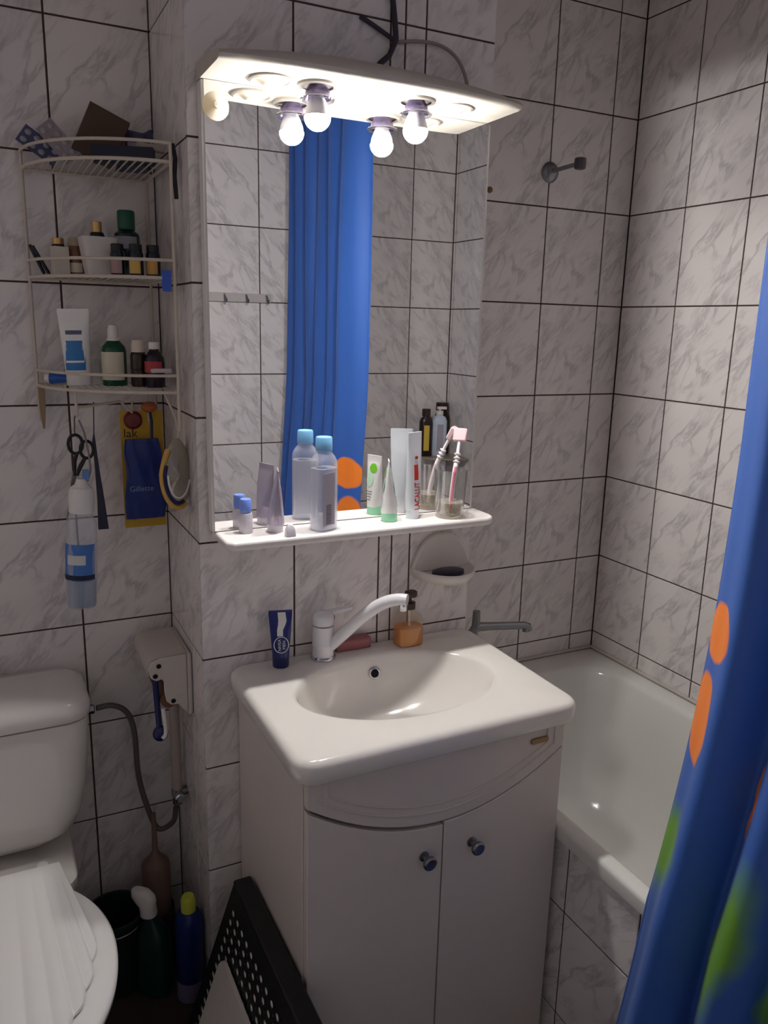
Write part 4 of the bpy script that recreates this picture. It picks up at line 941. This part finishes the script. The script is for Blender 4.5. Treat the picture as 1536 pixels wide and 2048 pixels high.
b_ = Thing('razor_card', 'yellow product card with dark red disc hanging from the rack', 'card', (-1.378, -0.075, -1.26), (0,0,0))
mb = MB(); mb.box((-1.424,-0.0765,-1.262),(-1.336,-0.0750,-1.008)); bo = b_.part('card_sheet', mb, mat('yellow_card', (196, 158, 44), 0.55), world=True)
mb = MB(); mb.lathe([(0,0),(0.019,0),(0.0195,0.004),(0.014,0.009),(0,0.010)], (-1.398,-0.0767,-1.027), 24, axis='Y'); b_.part('red_disc', mb, mat('dark_red_plastic', (110, 34, 34), 0.4), world=True, label='dark red disc')
b_.part('card_lettering', text_mb('lak', 0.026, (-1.404,-0.0770,-1.056)), mat('dark_lettering', (58, 44, 30), 0.6), world=True, parent=bo)
mb = MB(); mb.tube([V(-1.398,-0.080,-0.985), V(-1.398,-0.078,-1.02)], 0.0018, 8); b_.part('hanging_loop', mb, WIRE, world=True)
mb = MB(); mb.sphere((-1.365,-0.088,-0.999), 0.014, 18, 12, (1.2,0.7,0.8))
single('orange_cap', 'round orange plastic cap hooked under the rack', 'cap', mb, mat('orange_plastic', (176, 92, 52), 0.4), base=(-1.365,-0.088,-1.01))
b_ = Thing('razor_pouch', 'dark blue razor pouch with pale lettering hanging over yellow card', 'pouch', (-1.382, -0.105, -1.235))
mb = MB(); rows = []
for k in range(13):
    s_ = k/12; z = -1.236+0.172*s_
    wv = 0.040 + 0.003*math.sin(8*s_) - 0.008*max(0,(s_-0.8)/0.2)
    rows.append([p+V(0.001*math.sin(i+5*s_), 0.0018*math.sin(1.7*i+7*s_), 0) for i, p in enumerate(ering(-1.384+0.002*math.sin(4*s_), -0.104, z, wv, 0.003+0.012*math.sin(PI*min(1,0.08+0.9*s_)), 32, 3.0))])
mb.loft(rows); bo = b_.part('pouch_body', mb, mat('deep_blue_pouch', (18, 40, 112), 0.35, var=0.2), world=True)
b_.part('pouch_lettering', text_mb('Gillette', 0.0165, (-1.393,-0.1215,-1.168)), mat('pale_blue_lettering', (120, 140, 190), 0.5), world=True, parent=bo)
mb = MB(); mb.tube([V(-1.365,-0.104,-1.066), V(-1.362,-0.095,-1.030), V(-1.363,-0.086,-1.010)], 0.003, 8); b_.part('hang_strip', mb, NAVY, world=True)
b_ = Thing('packaged_sponge', 'clear oval pack with yellow and navy band hanging by chase corner', 'package', (-1.338, -0.235, -1.19))
mb = MB()
def oval(cx, cz, a, b2, n=40): return [V(cx+a*math.cos(2*PI*i/n)*(1-0.28*max(0, math.sin(2*PI*i/n))), -0.236+0.012*math.cos(2*PI*i/n), cz+b2*math.sin(2*PI*i/n)) for i in range(n)]
oc = (-1.341, -1.116)
rows = []
for q, d in ((0.05,-0.016),(0.55,-0.015),(0.85,-0.010),(1.0,0.0),(0.85,0.010),(0.05,0.012)):
    rows.append([p+V(0, d, 0) for p in [V(oc[0]+(p.x-oc[0])*q, p.y, oc[1]+(p.z-oc[1])*q) for p in oval(*oc, 0.034, 0.070)]])
mb.loft(rows); bo = b_.part('clear_shell', mb, clear('crinkled_wrap', (216, 208, 196), 0.25, 0.5, 0.42, (190, 180, 164)), world=True)
yel = mat('amber_band', (200, 156, 74), 0.5)
pts_ = oval(*oc, 0.0345, 0.0705)
mb = MB(); mb.tube([p+V(0,-0.006,0) for p in pts_[15:34]], 0.0055, 8); b_.part('yellow_band', mb, yel, world=True, label='yellow band')
mb = MB(); mb.tube([p+V(0,-0.010,0)+(V(oc[0],p.y,oc[1])-p)*0.14 for p in pts_[18:33]], 0.0042, 8); b_.part('navy_band', mb, NAVY, world=True, label='navy band')
mb = MB(); mb.tube([p+V(0,-0.014,0)+(V(oc[0],p.y,oc[1])-p)*0.30 for p in pts_[20:39]], 0.002, 8); b_.part('white_rim', mb, WHITE_PL, world=True)
mb = MB(); mb.cbox((-1.345,-0.247,-1.11), (0.008,0.006,0.07)); b_.part('blue_filling', mb, mat('steel_blue_filling', (90, 110, 160), 0.5), world=True, label='blue strip inside')
mb = MB(); mb.tube([V(-1.334,-0.226,-1.04), V(-1.338,-0.230,-1.055), V(-1.344,-0.236,-1.07)], 0.0025, 8); b_.part('hang_loop', mb, WIRE, world=True)
mb = MB(); mb.loft([[V(-1.570-w_,-0.034,z),V(-1.570+w_,-0.034,z),V(-1.570+w_,-0.028,z),V(-1.570-w_,-0.028,z)] for z,w_ in ((-0.958,0.0065),(-1.00,0.0062),(-1.045,0.002))])
single('nail_file', 'tapered beige nail file hanging at the left rack post', 'nail file', mb, mat('beige_file', (150, 126, 102), 0.7), base=(-1.570,-0.031,-1.045), bevel=0.001)

# ------------------------------------------------------------------ toilet corner
TXC = -1.722
tl = Thing('toilet', 'white close-coupled toilet with shell-shaped lid at the left edge', 'toilet', (TXC, -0.40, -FLOOR))
def crr(hw, y0, y1, rad, z, n=72):
    return [V(*rr_ray(TXC, (y0+y1)/2, TXC-hw, TXC+hw, y0, y1, rad, 2*PI*i/n), z) for i in range(n)]
mb = MB()
mb.loft([crr(0.085,-0.155,-0.022,0.05,-1.925), crr(0.120,-0.180,-0.018,0.06,-1.918), crr(0.150,-0.197,-0.014,0.06,-1.895), crr(0.167,-0.206,-0.013,0.06,-1.85), crr(0.178,-0.211,-0.012,0.055,-1.78), crr(0.187,-0.214,-0.012,0.05,-1.69), crr(0.190,-0.215,-0.012,0.05,-1.632)])
tl.part('cistern', mb, CERAMIC, world=True, angle=60)
mb = MB()
mb.loft([crr(0.190,-0.215,-0.012,0.05,-1.629), crr(0.194,-0.220,-0.010,0.052,-1.626), crr(0.194,-0.221,-0.010,0.052,-1.606), crr(0.188,-0.215,-0.012,0.05,-1.592), crr(0.170,-0.196,-0.02,0.045,-1.584), crr(0.13,-0.16,-0.05,0.03,-1.580), crr(0.02,-0.115,-0.095,0.008,-1.579)])
cl2 = tl.part('cistern_lid', mb, CERAMIC, world=True, angle=60)
mb = MB(); mb.lathe([(0,-0.001),(0.022,-0.001),(0.022,0.004),(0.018,0.006),(0,0.006)], (TXC, -0.11, -1.579), 28); tl.part('flush_button', mb, CHROME, world=True, parent=cl2)
def egg(a, z, yc=-0.485, bf=0.255, bb=0.235, n=96, back=-0.245):
    out = []
    for i in range(n):
        t_ = 2*PI*i/n; c, s_ = math.cos(t_), math.sin(t_)
        b2 = bf if s_ < 0 else bb
        sc = a/0.184
        x = a*math.copysign(abs(c)**0.92, c); y = yc + b2*s_*(0.35+0.65*sc) 
        out.append(V(TXC+x, min(y, back), z))
    return out
mb = MB()
mb.loft([egg(0.10,-FLOOR,-0.42,0.18,0.20,back=-0.10), egg(0.10,-2.30,-0.42,0.18,0.20,back=-0.10), egg(0.105,-2.20,-0.42,0.20,0.20,back=-0.12), egg(0.135,-2.08,-0.45,0.24,0.22,back=-0.16), egg(0.165,-2.01,-0.475,0.25,0.235,back=-0.20), egg(0.176,-1.968,-0.485,0.25,0.235,back=-0.22)])
tl.part('bowl', mb, CERAMIC, world=True, angle=60)
mb = MB(); mb.loft([crr(0.10,-0.30,-0.03,0.04,-2.06), crr(0.135,-0.30,-0.02,0.05,-1.99), crr(0.140,-0.30,-0.02,0.05,-1.95), crr(0.134,-0.29,-0.025,0.05,-1.944)])
tl.part('bowl_deck', mb, CERAMIC, world=True, angle=60)
SEATM = mat('white_seat_plastic', (230, 228, 226), 0.18, var=0.015, coat=0.3)
mb = MB(); mb.loft([egg(0.176,-1.967), egg(0.183,-1.962), egg(0.184,-1.950), egg(0.178,-1.943), egg(0.150,-1.942), egg(0.115,-1.947)])
tl.part('seat', mb, SEATM, world=True, angle=60)
# shell lid: ribs fan out from the hinge
mb = MB(); NT, NR = 180, 26
apex = V(TXC, -0.215, 0)
rows = []
for i in range(NT+1):
    s_ = i/NT; ang = -PI*0.06 - (PI*0.88)*s_                                   # right side round the front to the left
    cx_, sy_ = math.cos(ang), math.sin(ang)
    ribs = 11
    sc_ = abs(math.sin(PI*ribs*s_))
    ex, ey = 0.152*math.copysign(abs(cx_)**0.85, cx_), 0.235*abs(sy_)
    rim = V(TXC+ex, -0.462-ey+0.05*(1-abs(sy_)), 0); 
    rim = rim + (rim-V(TXC,-0.45,0)).normalized()*0.007*(sc_-0.5)
    root = V(TXC+0.108*math.copysign(abs(cx_)**0.8, cx_), -0.252, 0)
    col = []
    for j in range(NR+1):
        r_ = j/NR; p = root.lerp(rim, r_)
        dome = 0.020*(1-r_**2.6)
        z = -1.940 + 0.006 + dome*0.9 + 0.0042*(sc_-0.6)*min(1, r_*1.5)
        col.append(mb.bm.verts.new(V(p.x, p.y, z)))
    col.append(mb.bm.verts.new(V(rim.x, rim.y, -1.9405)))
    rows.append(col)
for a, c in zip(rows, rows[1:]):
    for j in range(NR+1): mb.face([a[j], c[j], c[j+1], a[j+1]])
mb.face([c[0] for c in rows])
tl.part('shell_lid', mb, SEATM, world=True, angle=70, label='scalloped shell-shaped seat lid')
for sx_ in (-1, 1):
    mb = MB(); mb.lathe([(0,0),(0.014,0),(0.014,0.014),(0.011,0.017),(0,0.017)], (TXC+sx_*0.075, -0.232, -1.944), 20); tl.part('hinge', mb, WHITE_PL, world=True)
# hose, pipe, valve
b_ = Thing('flexible_hose', 'grey flexible hose running from cistern side down the wall', 'hose', (-1.42, -0.055, -1.98))
mb = MB(); mb.tube(cat([V(-1.506,-0.060,-1.682), V(-1.470,-0.056,-1.684), V(-1.438,-0.052,-1.712), V(-1.424,-0.050,-1.77), V(-1.421,-0.050,-1.87), V(-1.408,-0.055,-1.95), V(-1.385,-0.070,-2.02), V(-1.352,-0.09,-2.00), V(-1.345,-0.10,-1.955)], 8), 0.0065, 10); b_.part('hose_tube', mb, mat('braided_grey', (104, 98, 96), 0.5, 0.3, var=0.2, scale=300), world=True)
mb = MB(); mb.lathe([(0,-0.004),(0.011,-0.004),(0.011,0.018),(0.008,0.020),(0,0.020)], (-1.530,-0.060,-1.682), 6, axis='X'); b_.part('hose_nut', mb, DULLCH, world=True)
b_ = Thing('water_pipe', 'white water pipe with chrome valve in the corner behind the toilet', 'pipe', (-1.345, -0.10, -1.95))
mb = MB(); mb.tube(cat([V(-1.319,-0.10,-1.66), V(-1.334,-0.10,-1.668), V(-1.340,-0.10,-1.69), V(-1.340,-0.10,-1.80), V(-1.340,-0.10,-1.905)], 6), 0.012, 16); b_.part('pipe_run', mb, mat('painted_pipe', (170, 158, 150), 0.45), world=True)
mb = MB(); mb.tube([V(-1.317,-0.10,-1.915), V(-1.352,-0.102,-1.915)], 0.011, 14); mb.tube([V(-1.340,-0.10,-1.90), V(-1.340,-0.10,-1.945)], 0.012, 8); vb = b_.part('valve_body', mb, DULLCH, world=True)
mb = MB(); mb.lathe([(0,0.0),(0.010,0.0),(0.012,0.004),(0.012,0.020),(0.009,0.023),(0,0.023)], (-1.340,-0.112,-1.915), 16, axis='Y'); b_.part('valve_handle', mb, CHROME, world=True, parent=vb, label='chrome valve handle')
# toilet paper holder on the chase side
b_ = Thing('paper_holder', 'white plastic toilet paper holder on the side of the tiled chase', 'holder', (CH_L, -0.13, -1.56))
PH = mat('holder_plastic', (198, 190, 182), 0.4)
mb = MB(); mb.box((CH_L-0.012,-0.205,-1.668),(CH_L-0.0008,-0.030,-1.522)); b_.part('back_plate', mb, PH, world=True, bevel=0.005, bseg=3)
prf = [(-0.012,-1.522),(-0.070,-1.524),(-0.088,-1.530),(-0.094,-1.545),(-0.090,-1.566),(-0.078,-1.575),(-0.066,-1.572),(-0.062,-1.580),(-0.062,-1.604),(-0.058,-1.626),(-0.048,-1.636),(-0.034,-1.636),(-0.024,-1.650),(-0.012,-1.662)]
mb = MB(); mb.prism([(CH_L+x, z) for x, z in prf], -0.205, -0.196, axis='Y'); ap = b_.part('side_arm', mb, PH, world=True, bevel=0.003)
for hx, hz in ((-0.072,-1.540), (-0.080,-1.562), (-0.044,-1.626)):
    mb = MB(); mb.lathe([(0,0),(0.0052,0),(0.0052,0.0012),(0,0.0014)], (CH_L+hx, -0.205, hz), 16, axis='Y'); b_.part('screw_hole', mb, DARK, world=True, parent=ap, label='dark screw hole')
mb = MB(); mb.prism([(CH_L+x, z) for x, z in prf], -0.040, -0.031, axis='Y'); b_.part('side_arm', mb, PH, world=True, bevel=0.003)
mb = MB(); n = 10
top_ = [V(CH_L-0.012,0,-1.520), V(CH_L-0.070,0,-1.522), V(CH_L-0.089,0,-1.528), V(CH_L-0.096,0,-1.545), V(CH_L-0.094,0,-1.562)]
tc_ = cat(top_, 5)
mb.loft([[V(p.x, -0.196, p.z), V(p.x, -0.040, p.z), V(p.x+0.003, -0.040, p.z-0.003), V(p.x+0.003, -0.196, p.z-0.003)] for p in tc_]); b_.part('cover_flap', mb, PH, world=True)
mb = MB(); mb.tube([V(CH_L-0.050,-0.192,-1.628), V(CH_L-0.050,-0.044,-1.628)], 0.019, 20)
single('cardboard_core', 'empty brown cardboard core left on the toilet paper holder', 'cardboard tube', mb, mat('brown_core', (110, 74, 58), 0.8), base=(CH_L-0.05, -0.12, -1.628))
b_ = Thing('toilet_freshener', 'navy and white freshener hanging below the toilet paper holder', 'freshener', (-1.398, -0.180, -1.72))
mb = MB(); mb.tube(cat([V(-1.395,-0.185,-1.560), V(-1.393,-0.185,-1.62), V(-1.390,-0.185,-1.69)], 6), 0.0065, 10); mb.sphere((-1.388,-0.185,-1.708), 0.018, 20, 12, (0.95,0.55,1.05)); b_.part('freshener_body', mb, NAVY, world=True)
mb = MB(); mb.tube(cat([V(-1.382,-0.192,-1.645), V(-1.379,-0.194,-1.68), V(-1.379,-0.196,-1.705), V(-1.386,-0.196,-1.715)], 6), 0.0045, 10); b_.part('white_hook', mb, WHITE_PL, world=True, label='white hook strip')

# floor corner
b_ = Thing('toilet_cleaner_bottle', 'dark green cleaner bottle with angled white cap beside the toilet', 'bottle', (-1.425, -0.185, -FLOOR), (0,0,math.radians(-35)))
mb = MB(); mb.loft([ering(x,0,z,a,b2,32,2.6) for x,z,a,b2 in ((0,0,0.036,0.026),(0,0.004,0.040,0.030),(0,0.13,0.040,0.030),(0,0.165,0.034,0.026),(-0.003,0.19,0.020,0.018),(-0.006,0.205,0.016,0.016),(-0.008,0.215,0.015,0.015))]); b_.part('bottle_body', mb, mat('bottle_green_plastic', (12, 48, 44), 0.35))
mb = MB(); mb.loft([ering(x,0,z,a,b2,28,2.4) for x,z,a,b2 in ((-0.008,0.208,0.0185,0.0185),(-0.010,0.232,0.0185,0.0185),(-0.014,0.240,0.024,0.017),(-0.020,0.254,0.028,0.016),(-0.026,0.268,0.022,0.013),(-0.030,0.272,0.014,0.009))]); b_.part('cap', mb, WHITE_PL, label='angled white cap')
b_ = Thing('aerosol_can', 'blue aerosol can with yellow cap standing against the chase', 'can', (-1.352, -0.235, -FLOOR))
mb = MB(); mb.lathe([(0,0),(0.030,0),(0.032,0.003),(0.032,0.205),(0.028,0.222),(0.020,0.232),(0,0.232)], seg=32); bo = b_.part('can_body', mb, mat('cobalt_can', (22, 42, 104), 0.35, 0.1))
mb = MB(); mb.lathe([(0,0.0005),(0.0326,0.004),(0.0326,0.055)], seg=32, caps=(False,False)); b_.part('lower_band', mb, mat('mauve_band', (120, 110, 140), 0.5), parent=bo, label='greyish lower band')
mb = MB(); mb.lathe([(0,0.226),(0.0165,0.226),(0.0165,0.262),(0.013,0.270),(0,0.271)], seg=24); b_.part('cap', mb, mat('yellow_green_cap', (196, 204, 74), 0.4), label='yellow-green cap')
b_ = Thing('toilet_brush', 'toilet brush with beige handle in a brown holder in the corner', 'toilet brush', (-1.395, -0.080, -FLOOR))
mb = MB(); mb.lathe([(0,0),(0.045,0),(0.048,0.004),(0.040,0.14),(0.038,0.14),(0.044,0.01),(0,0.008)], seg=32); b_.part('holder', mb, mat('dark_brown_plastic', (60, 36, 32), 0.5))
mb = MB(); mb.lathe([(0,0.05),(0.030,0.05),(0.033,0.12),(0.034,0.255),(0.030,0.268),(0.014,0.285),(0.007,0.30),(0.0055,0.40),(0,0.402)], seg=24); b_.part('brush_handle', mb, mat('beige_plastic', (120, 96, 84), 0.5))
b_ = Thing('floor_bucket', 'dark green bucket in the shadow between toilet and cleaning bottles', 'bucket', (-1.500, -0.125, -FLOOR))
mb = MB(); mb.lathe([(0,0),(0.052,0),(0.055,0.004),(0.064,0.190),(0.069,0.192),(0.069,0.200),(0.062,0.200),(0.053,0.010),(0,0.008)], seg=40, sy=1.0); b_.part('bucket_body', mb, mat('dark_green_bucket', (20, 36, 34), 0.5))
mb = MB(); mb.tube([V(0.068*math.cos(PI*i/20+PI), 0.068*math.sin(PI*i/20+PI), 0.196-0.020*math.sin(PI*i/20)) for i in range(21)], 0.0024, 8); b_.part('handle', mb, DULLCH)

# perforated basket beside the vanity
b_ = Thing('storage_basket', 'black perforated plastic basket with sloping side standing against left side of vanity', 'basket', (-1.33, -0.60, -FLOOR))
BPL = mat('black_basket_plastic', (20, 22, 24), 0.4)
BY0, BY1, BZ1, BZ0 = -0.83, -0.395, -1.975, -2.366
xo = lambda z: -1.288 - 0.34*(BZ1-z)
def slotted(y0, ny, z0, nz, cw, chh, th):
    """sloping side panel with see-through oval holes"""
    mb = MB(); M_ = 16
    for k in range(nz):
        for i in range(ny):
            a0, a1, b0, b1 = y0+cw*i, y0+cw*(i+1), z0+chh*k, z0+chh*(k+1); cyy, czz = (a0+a1)/2, (b0+b1)/2
            sq, el = [], []
            for q in range(M_):
                t_ = 2*PI*(q+0.5)/M_; c, s_ = math.cos(t_), math.sin(t_); k2 = max(abs(c), abs(s_))
                sq.append((cyy+cw/2*c/k2, czz+chh/2*s_/k2)); el.append((cyy+0.0088*c, czz+0.0052*s_))
            L = [[mb.bm.verts.new(V(xo(z)+d, y, z)) for y, z in ring] for ring, d in ((sq,0),(el,0),(el,th),(sq,th))]
            for A, B in zip(L, L[1:]):
                for q in range(M_): mb.face([A[q], A[(q+1) % M_], B[(q+1) % M_], B[q]])
    return mb
ny, nz, cw, chh = 12, 18, 0.031, 0.019
ys, zs = BY1-0.022-ny*cw, BZ1-0.030-nz*chh
b_.part('slotted_side', slotted(ys, ny, zs, nz, cw, chh, 0.0012), BPL, world=True)
mb = MB()
for (ya, yb, za, zb) in ((BY0, ys, BZ0, BZ1), (ys+ny*cw, BY1, BZ0, BZ1), (ys, ys+ny*cw, zs+nz*chh, BZ1), (ys, ys+ny*cw, BZ0, zs)):
    mb.loft([[V(xo(z), ya, z), V(xo(z), yb, z), V(xo(z)+0.0012, yb, z), V(xo(z)+0.0012, ya, z)] for z in (za, zb)])
b_.part('side_frame', mb, BPL, world=True)
mb = MB(); endp = [(xo(BZ0), BZ0), (-1.252, BZ0), (-1.252, BZ1), (xo(BZ1), BZ1)]
for ya, yb in ((BY1-0.004, BY1), (BY0, BY0+0.004)): mb.prism(endp, ya, yb)
mb.box((xo(BZ0), BY0+0.004, BZ0-0.003), (-1.252, BY1-0.004, BZ0)); mb.box((-1.2545, BY0+0.004, BZ0), (-1.252, BY1-0.004, BZ1))
b_.part('basket_shell', mb, BPL, world=True)
mb = MB(); mb.box((-1.290, BY0, BZ1-0.002), (-1.250, BY1, BZ1+0.012)); b_.part('top_rim', mb, BPL, world=True, bevel=0.006, bseg=4)
mb = MB(); mb.loft([[V(xo(z)+0.003, BY0+0.02, z), V(xo(z)+0.003, BY1-0.012, z), V(xo(z)+0.018, BY1-0.012, z), V(xo(z)+0.018, BY0+0.02, z)] for z in (BZ0+0.004, BZ1-0.012)])
single('basket_liner', 'pale liner sheet added behind the holes of black basket', 'liner', mb, mat('pale_liner', (236, 230, 228), 0.9, bump=0.4, scale=120), base=(-1.33, -0.6, BZ0+0.004))  # pale sheet added just behind the slotted side so its holes look bright
b_ = Thing('plastic_board', 'whitish plastic board with a handle slot leaning on the black basket', 'board', (-1.42, -0.62, -FLOOR))
mb = MB(); xw = lambda z: xo(z)-0.012
n = 64; yc_, zc_ = -0.585, -2.165
def brd(th): return rr_ray(yc_, zc_, -0.80, -0.462, -2.368, -2.082, 0.02, th)
OU = [brd(2*PI*i/n) for i in range(n)]; HO = [(yc_+0.045*math.cos(2*PI*i/n), zc_+0.016*math.sin(2*PI*i/n)) for i in range(n)]
def ring_(pts, d): return [V(xw(z)+d, y, z) for y, z in pts]
rings_ = [ring_(HO, 0.0), ring_(OU, 0.0), ring_(OU, 0.008), ring_(HO, 0.008)]
mb._closed(rings_+[rings_[0]])
b_.part('board_panel', mb, mat('greyish_white_board', (206, 200, 194), 0.45), world=True)

# ------------------------------------------------------------------ what the mirror shows of the far side
b_ = Thing('corner_shelf', 'small clear corner shelf in the bath corner seen in the mirror', 'shelf', (-0.10, OPP+0.09, -1.325))
mb = MB(); poly = [(-0.002, OPP+0.002), (-0.002, OPP+0.19)] + [(-0.002-0.19*math.sin(PI/2*k/12), OPP+0.002+0.19*math.cos(PI/2*k/12)) for k in range(1, 13)]
mb.prism(poly, -1.325, -1.317, axis='Z'); b_.part('shelf_plate', mb, mat('smoky_plastic_shelf', (150, 140, 120), 0.3), world=True, bevel=0.002)
mb = MB(); mb.box((-0.19, OPP+0.0005, -1.345), (-0.004, OPP+0.006, -1.325)); b_.part('wall_strip', mb, WHITE_PL, world=True)
def mirror_bottle(nm, lb, x, y, a, b2, h, m, capm, neck=0.012, pump=False, lab=None):
    t = Thing(nm, lb, 'bottle', (x, y, -1.317), (0,0,0.3))
    mb = MB(); mb.loft([ering(0,0,z,p,q,28,2.8) for z,p,q in ((0,a*0.9,b2*0.9),(0.004,a,b2),(h*0.72,a,b2),(h*0.80,a*0.8,b2*0.85),(h*0.84,neck,neck),(h*0.86,neck,neck))]); bo = t.part('bottle_body', mb, m)
    mb = MB()
    if pump: mb.lathe([(0,h*0.85),(neck*1.2,h*0.85),(neck*1.2,h*0.93),(0.004,h*0.94),(0.004,h*0.98),(0,h*0.98)], seg=20); mb.cbox((0.008,0,h*0.99), (0.036,0.014,0.010))
    else: mb.lathe([(0,h*0.85),(neck*1.4,h*0.85),(neck*1.4,h*0.995),(neck*1.2,h),(0,h)], seg=24)
    t.part('pump' if pump else 'cap', mb, capm)
    if lab:
        mb = MB(); mb.loft([[V(a*1.02*math.cos(PI/2-1.0+2.0*i/12)*1.0, b2*1.06*math.sin(PI/2-1.0+2.0*i/12), z) for i in range(13)] for z in (h*0.12, h*0.66)], (False, False), closed=False); t.part('label', mb, lab, parent=bo)
mirror_bottle('shampoo_bottle', 'dark brown shampoo bottle with yellow label mirrored in the bath corner', -0.135, OPP+0.075, 0.026, 0.020, 0.185, mat('dark_plum_plastic', (44, 28, 30), 0.3), BROWNP, lab=mat('mustard_label', (206, 178, 70), 0.5))
mirror_bottle('conditioner_bottle', 'pale blue-grey pump bottle mirrored between two dark bottles', -0.080, OPP+0.085, 0.030, 0.022, 0.190, mat('pale_blue_plastic', (196, 206, 222), 0.3), WHITE_PL, pump=True, lab=mat('pale_label', (214, 220, 228), 0.5))
mirror_bottle('shower_gel_bottle', 'tall black bottle with red-edged cap mirrored behind the pump bottle', -0.046, OPP+0.045, 0.030, 0.022, 0.205, BLACK, mat('black_red_cap', (60, 20, 24), 0.35), neck=0.018)
b_ = Thing('hook_rail', 'pale hook rail on the far tiled wall seen in the mirror', 'hook rail', (-0.86, OPP, -0.738))
mb = MB(); mb.box((-1.02, OPP+0.0006, -0.752), (-0.745, OPP+0.010, -0.722)); b_.part('rail_board', mb, mat('pale_rail', (186, 180, 176), 0.5), world=True, bevel=0.002)
for hx in (-0.985, -0.912, -0.835, -0.762):
    mb = MB(); mb.tube(cat([V(hx, OPP+0.010, -0.728), V(hx, OPP+0.022, -0.738), V(hx, OPP+0.030, -0.752), V(hx, OPP+0.036, -0.742)], 5), 0.0035, 8); b_.part('hook', mb, DULLCH, world=True)
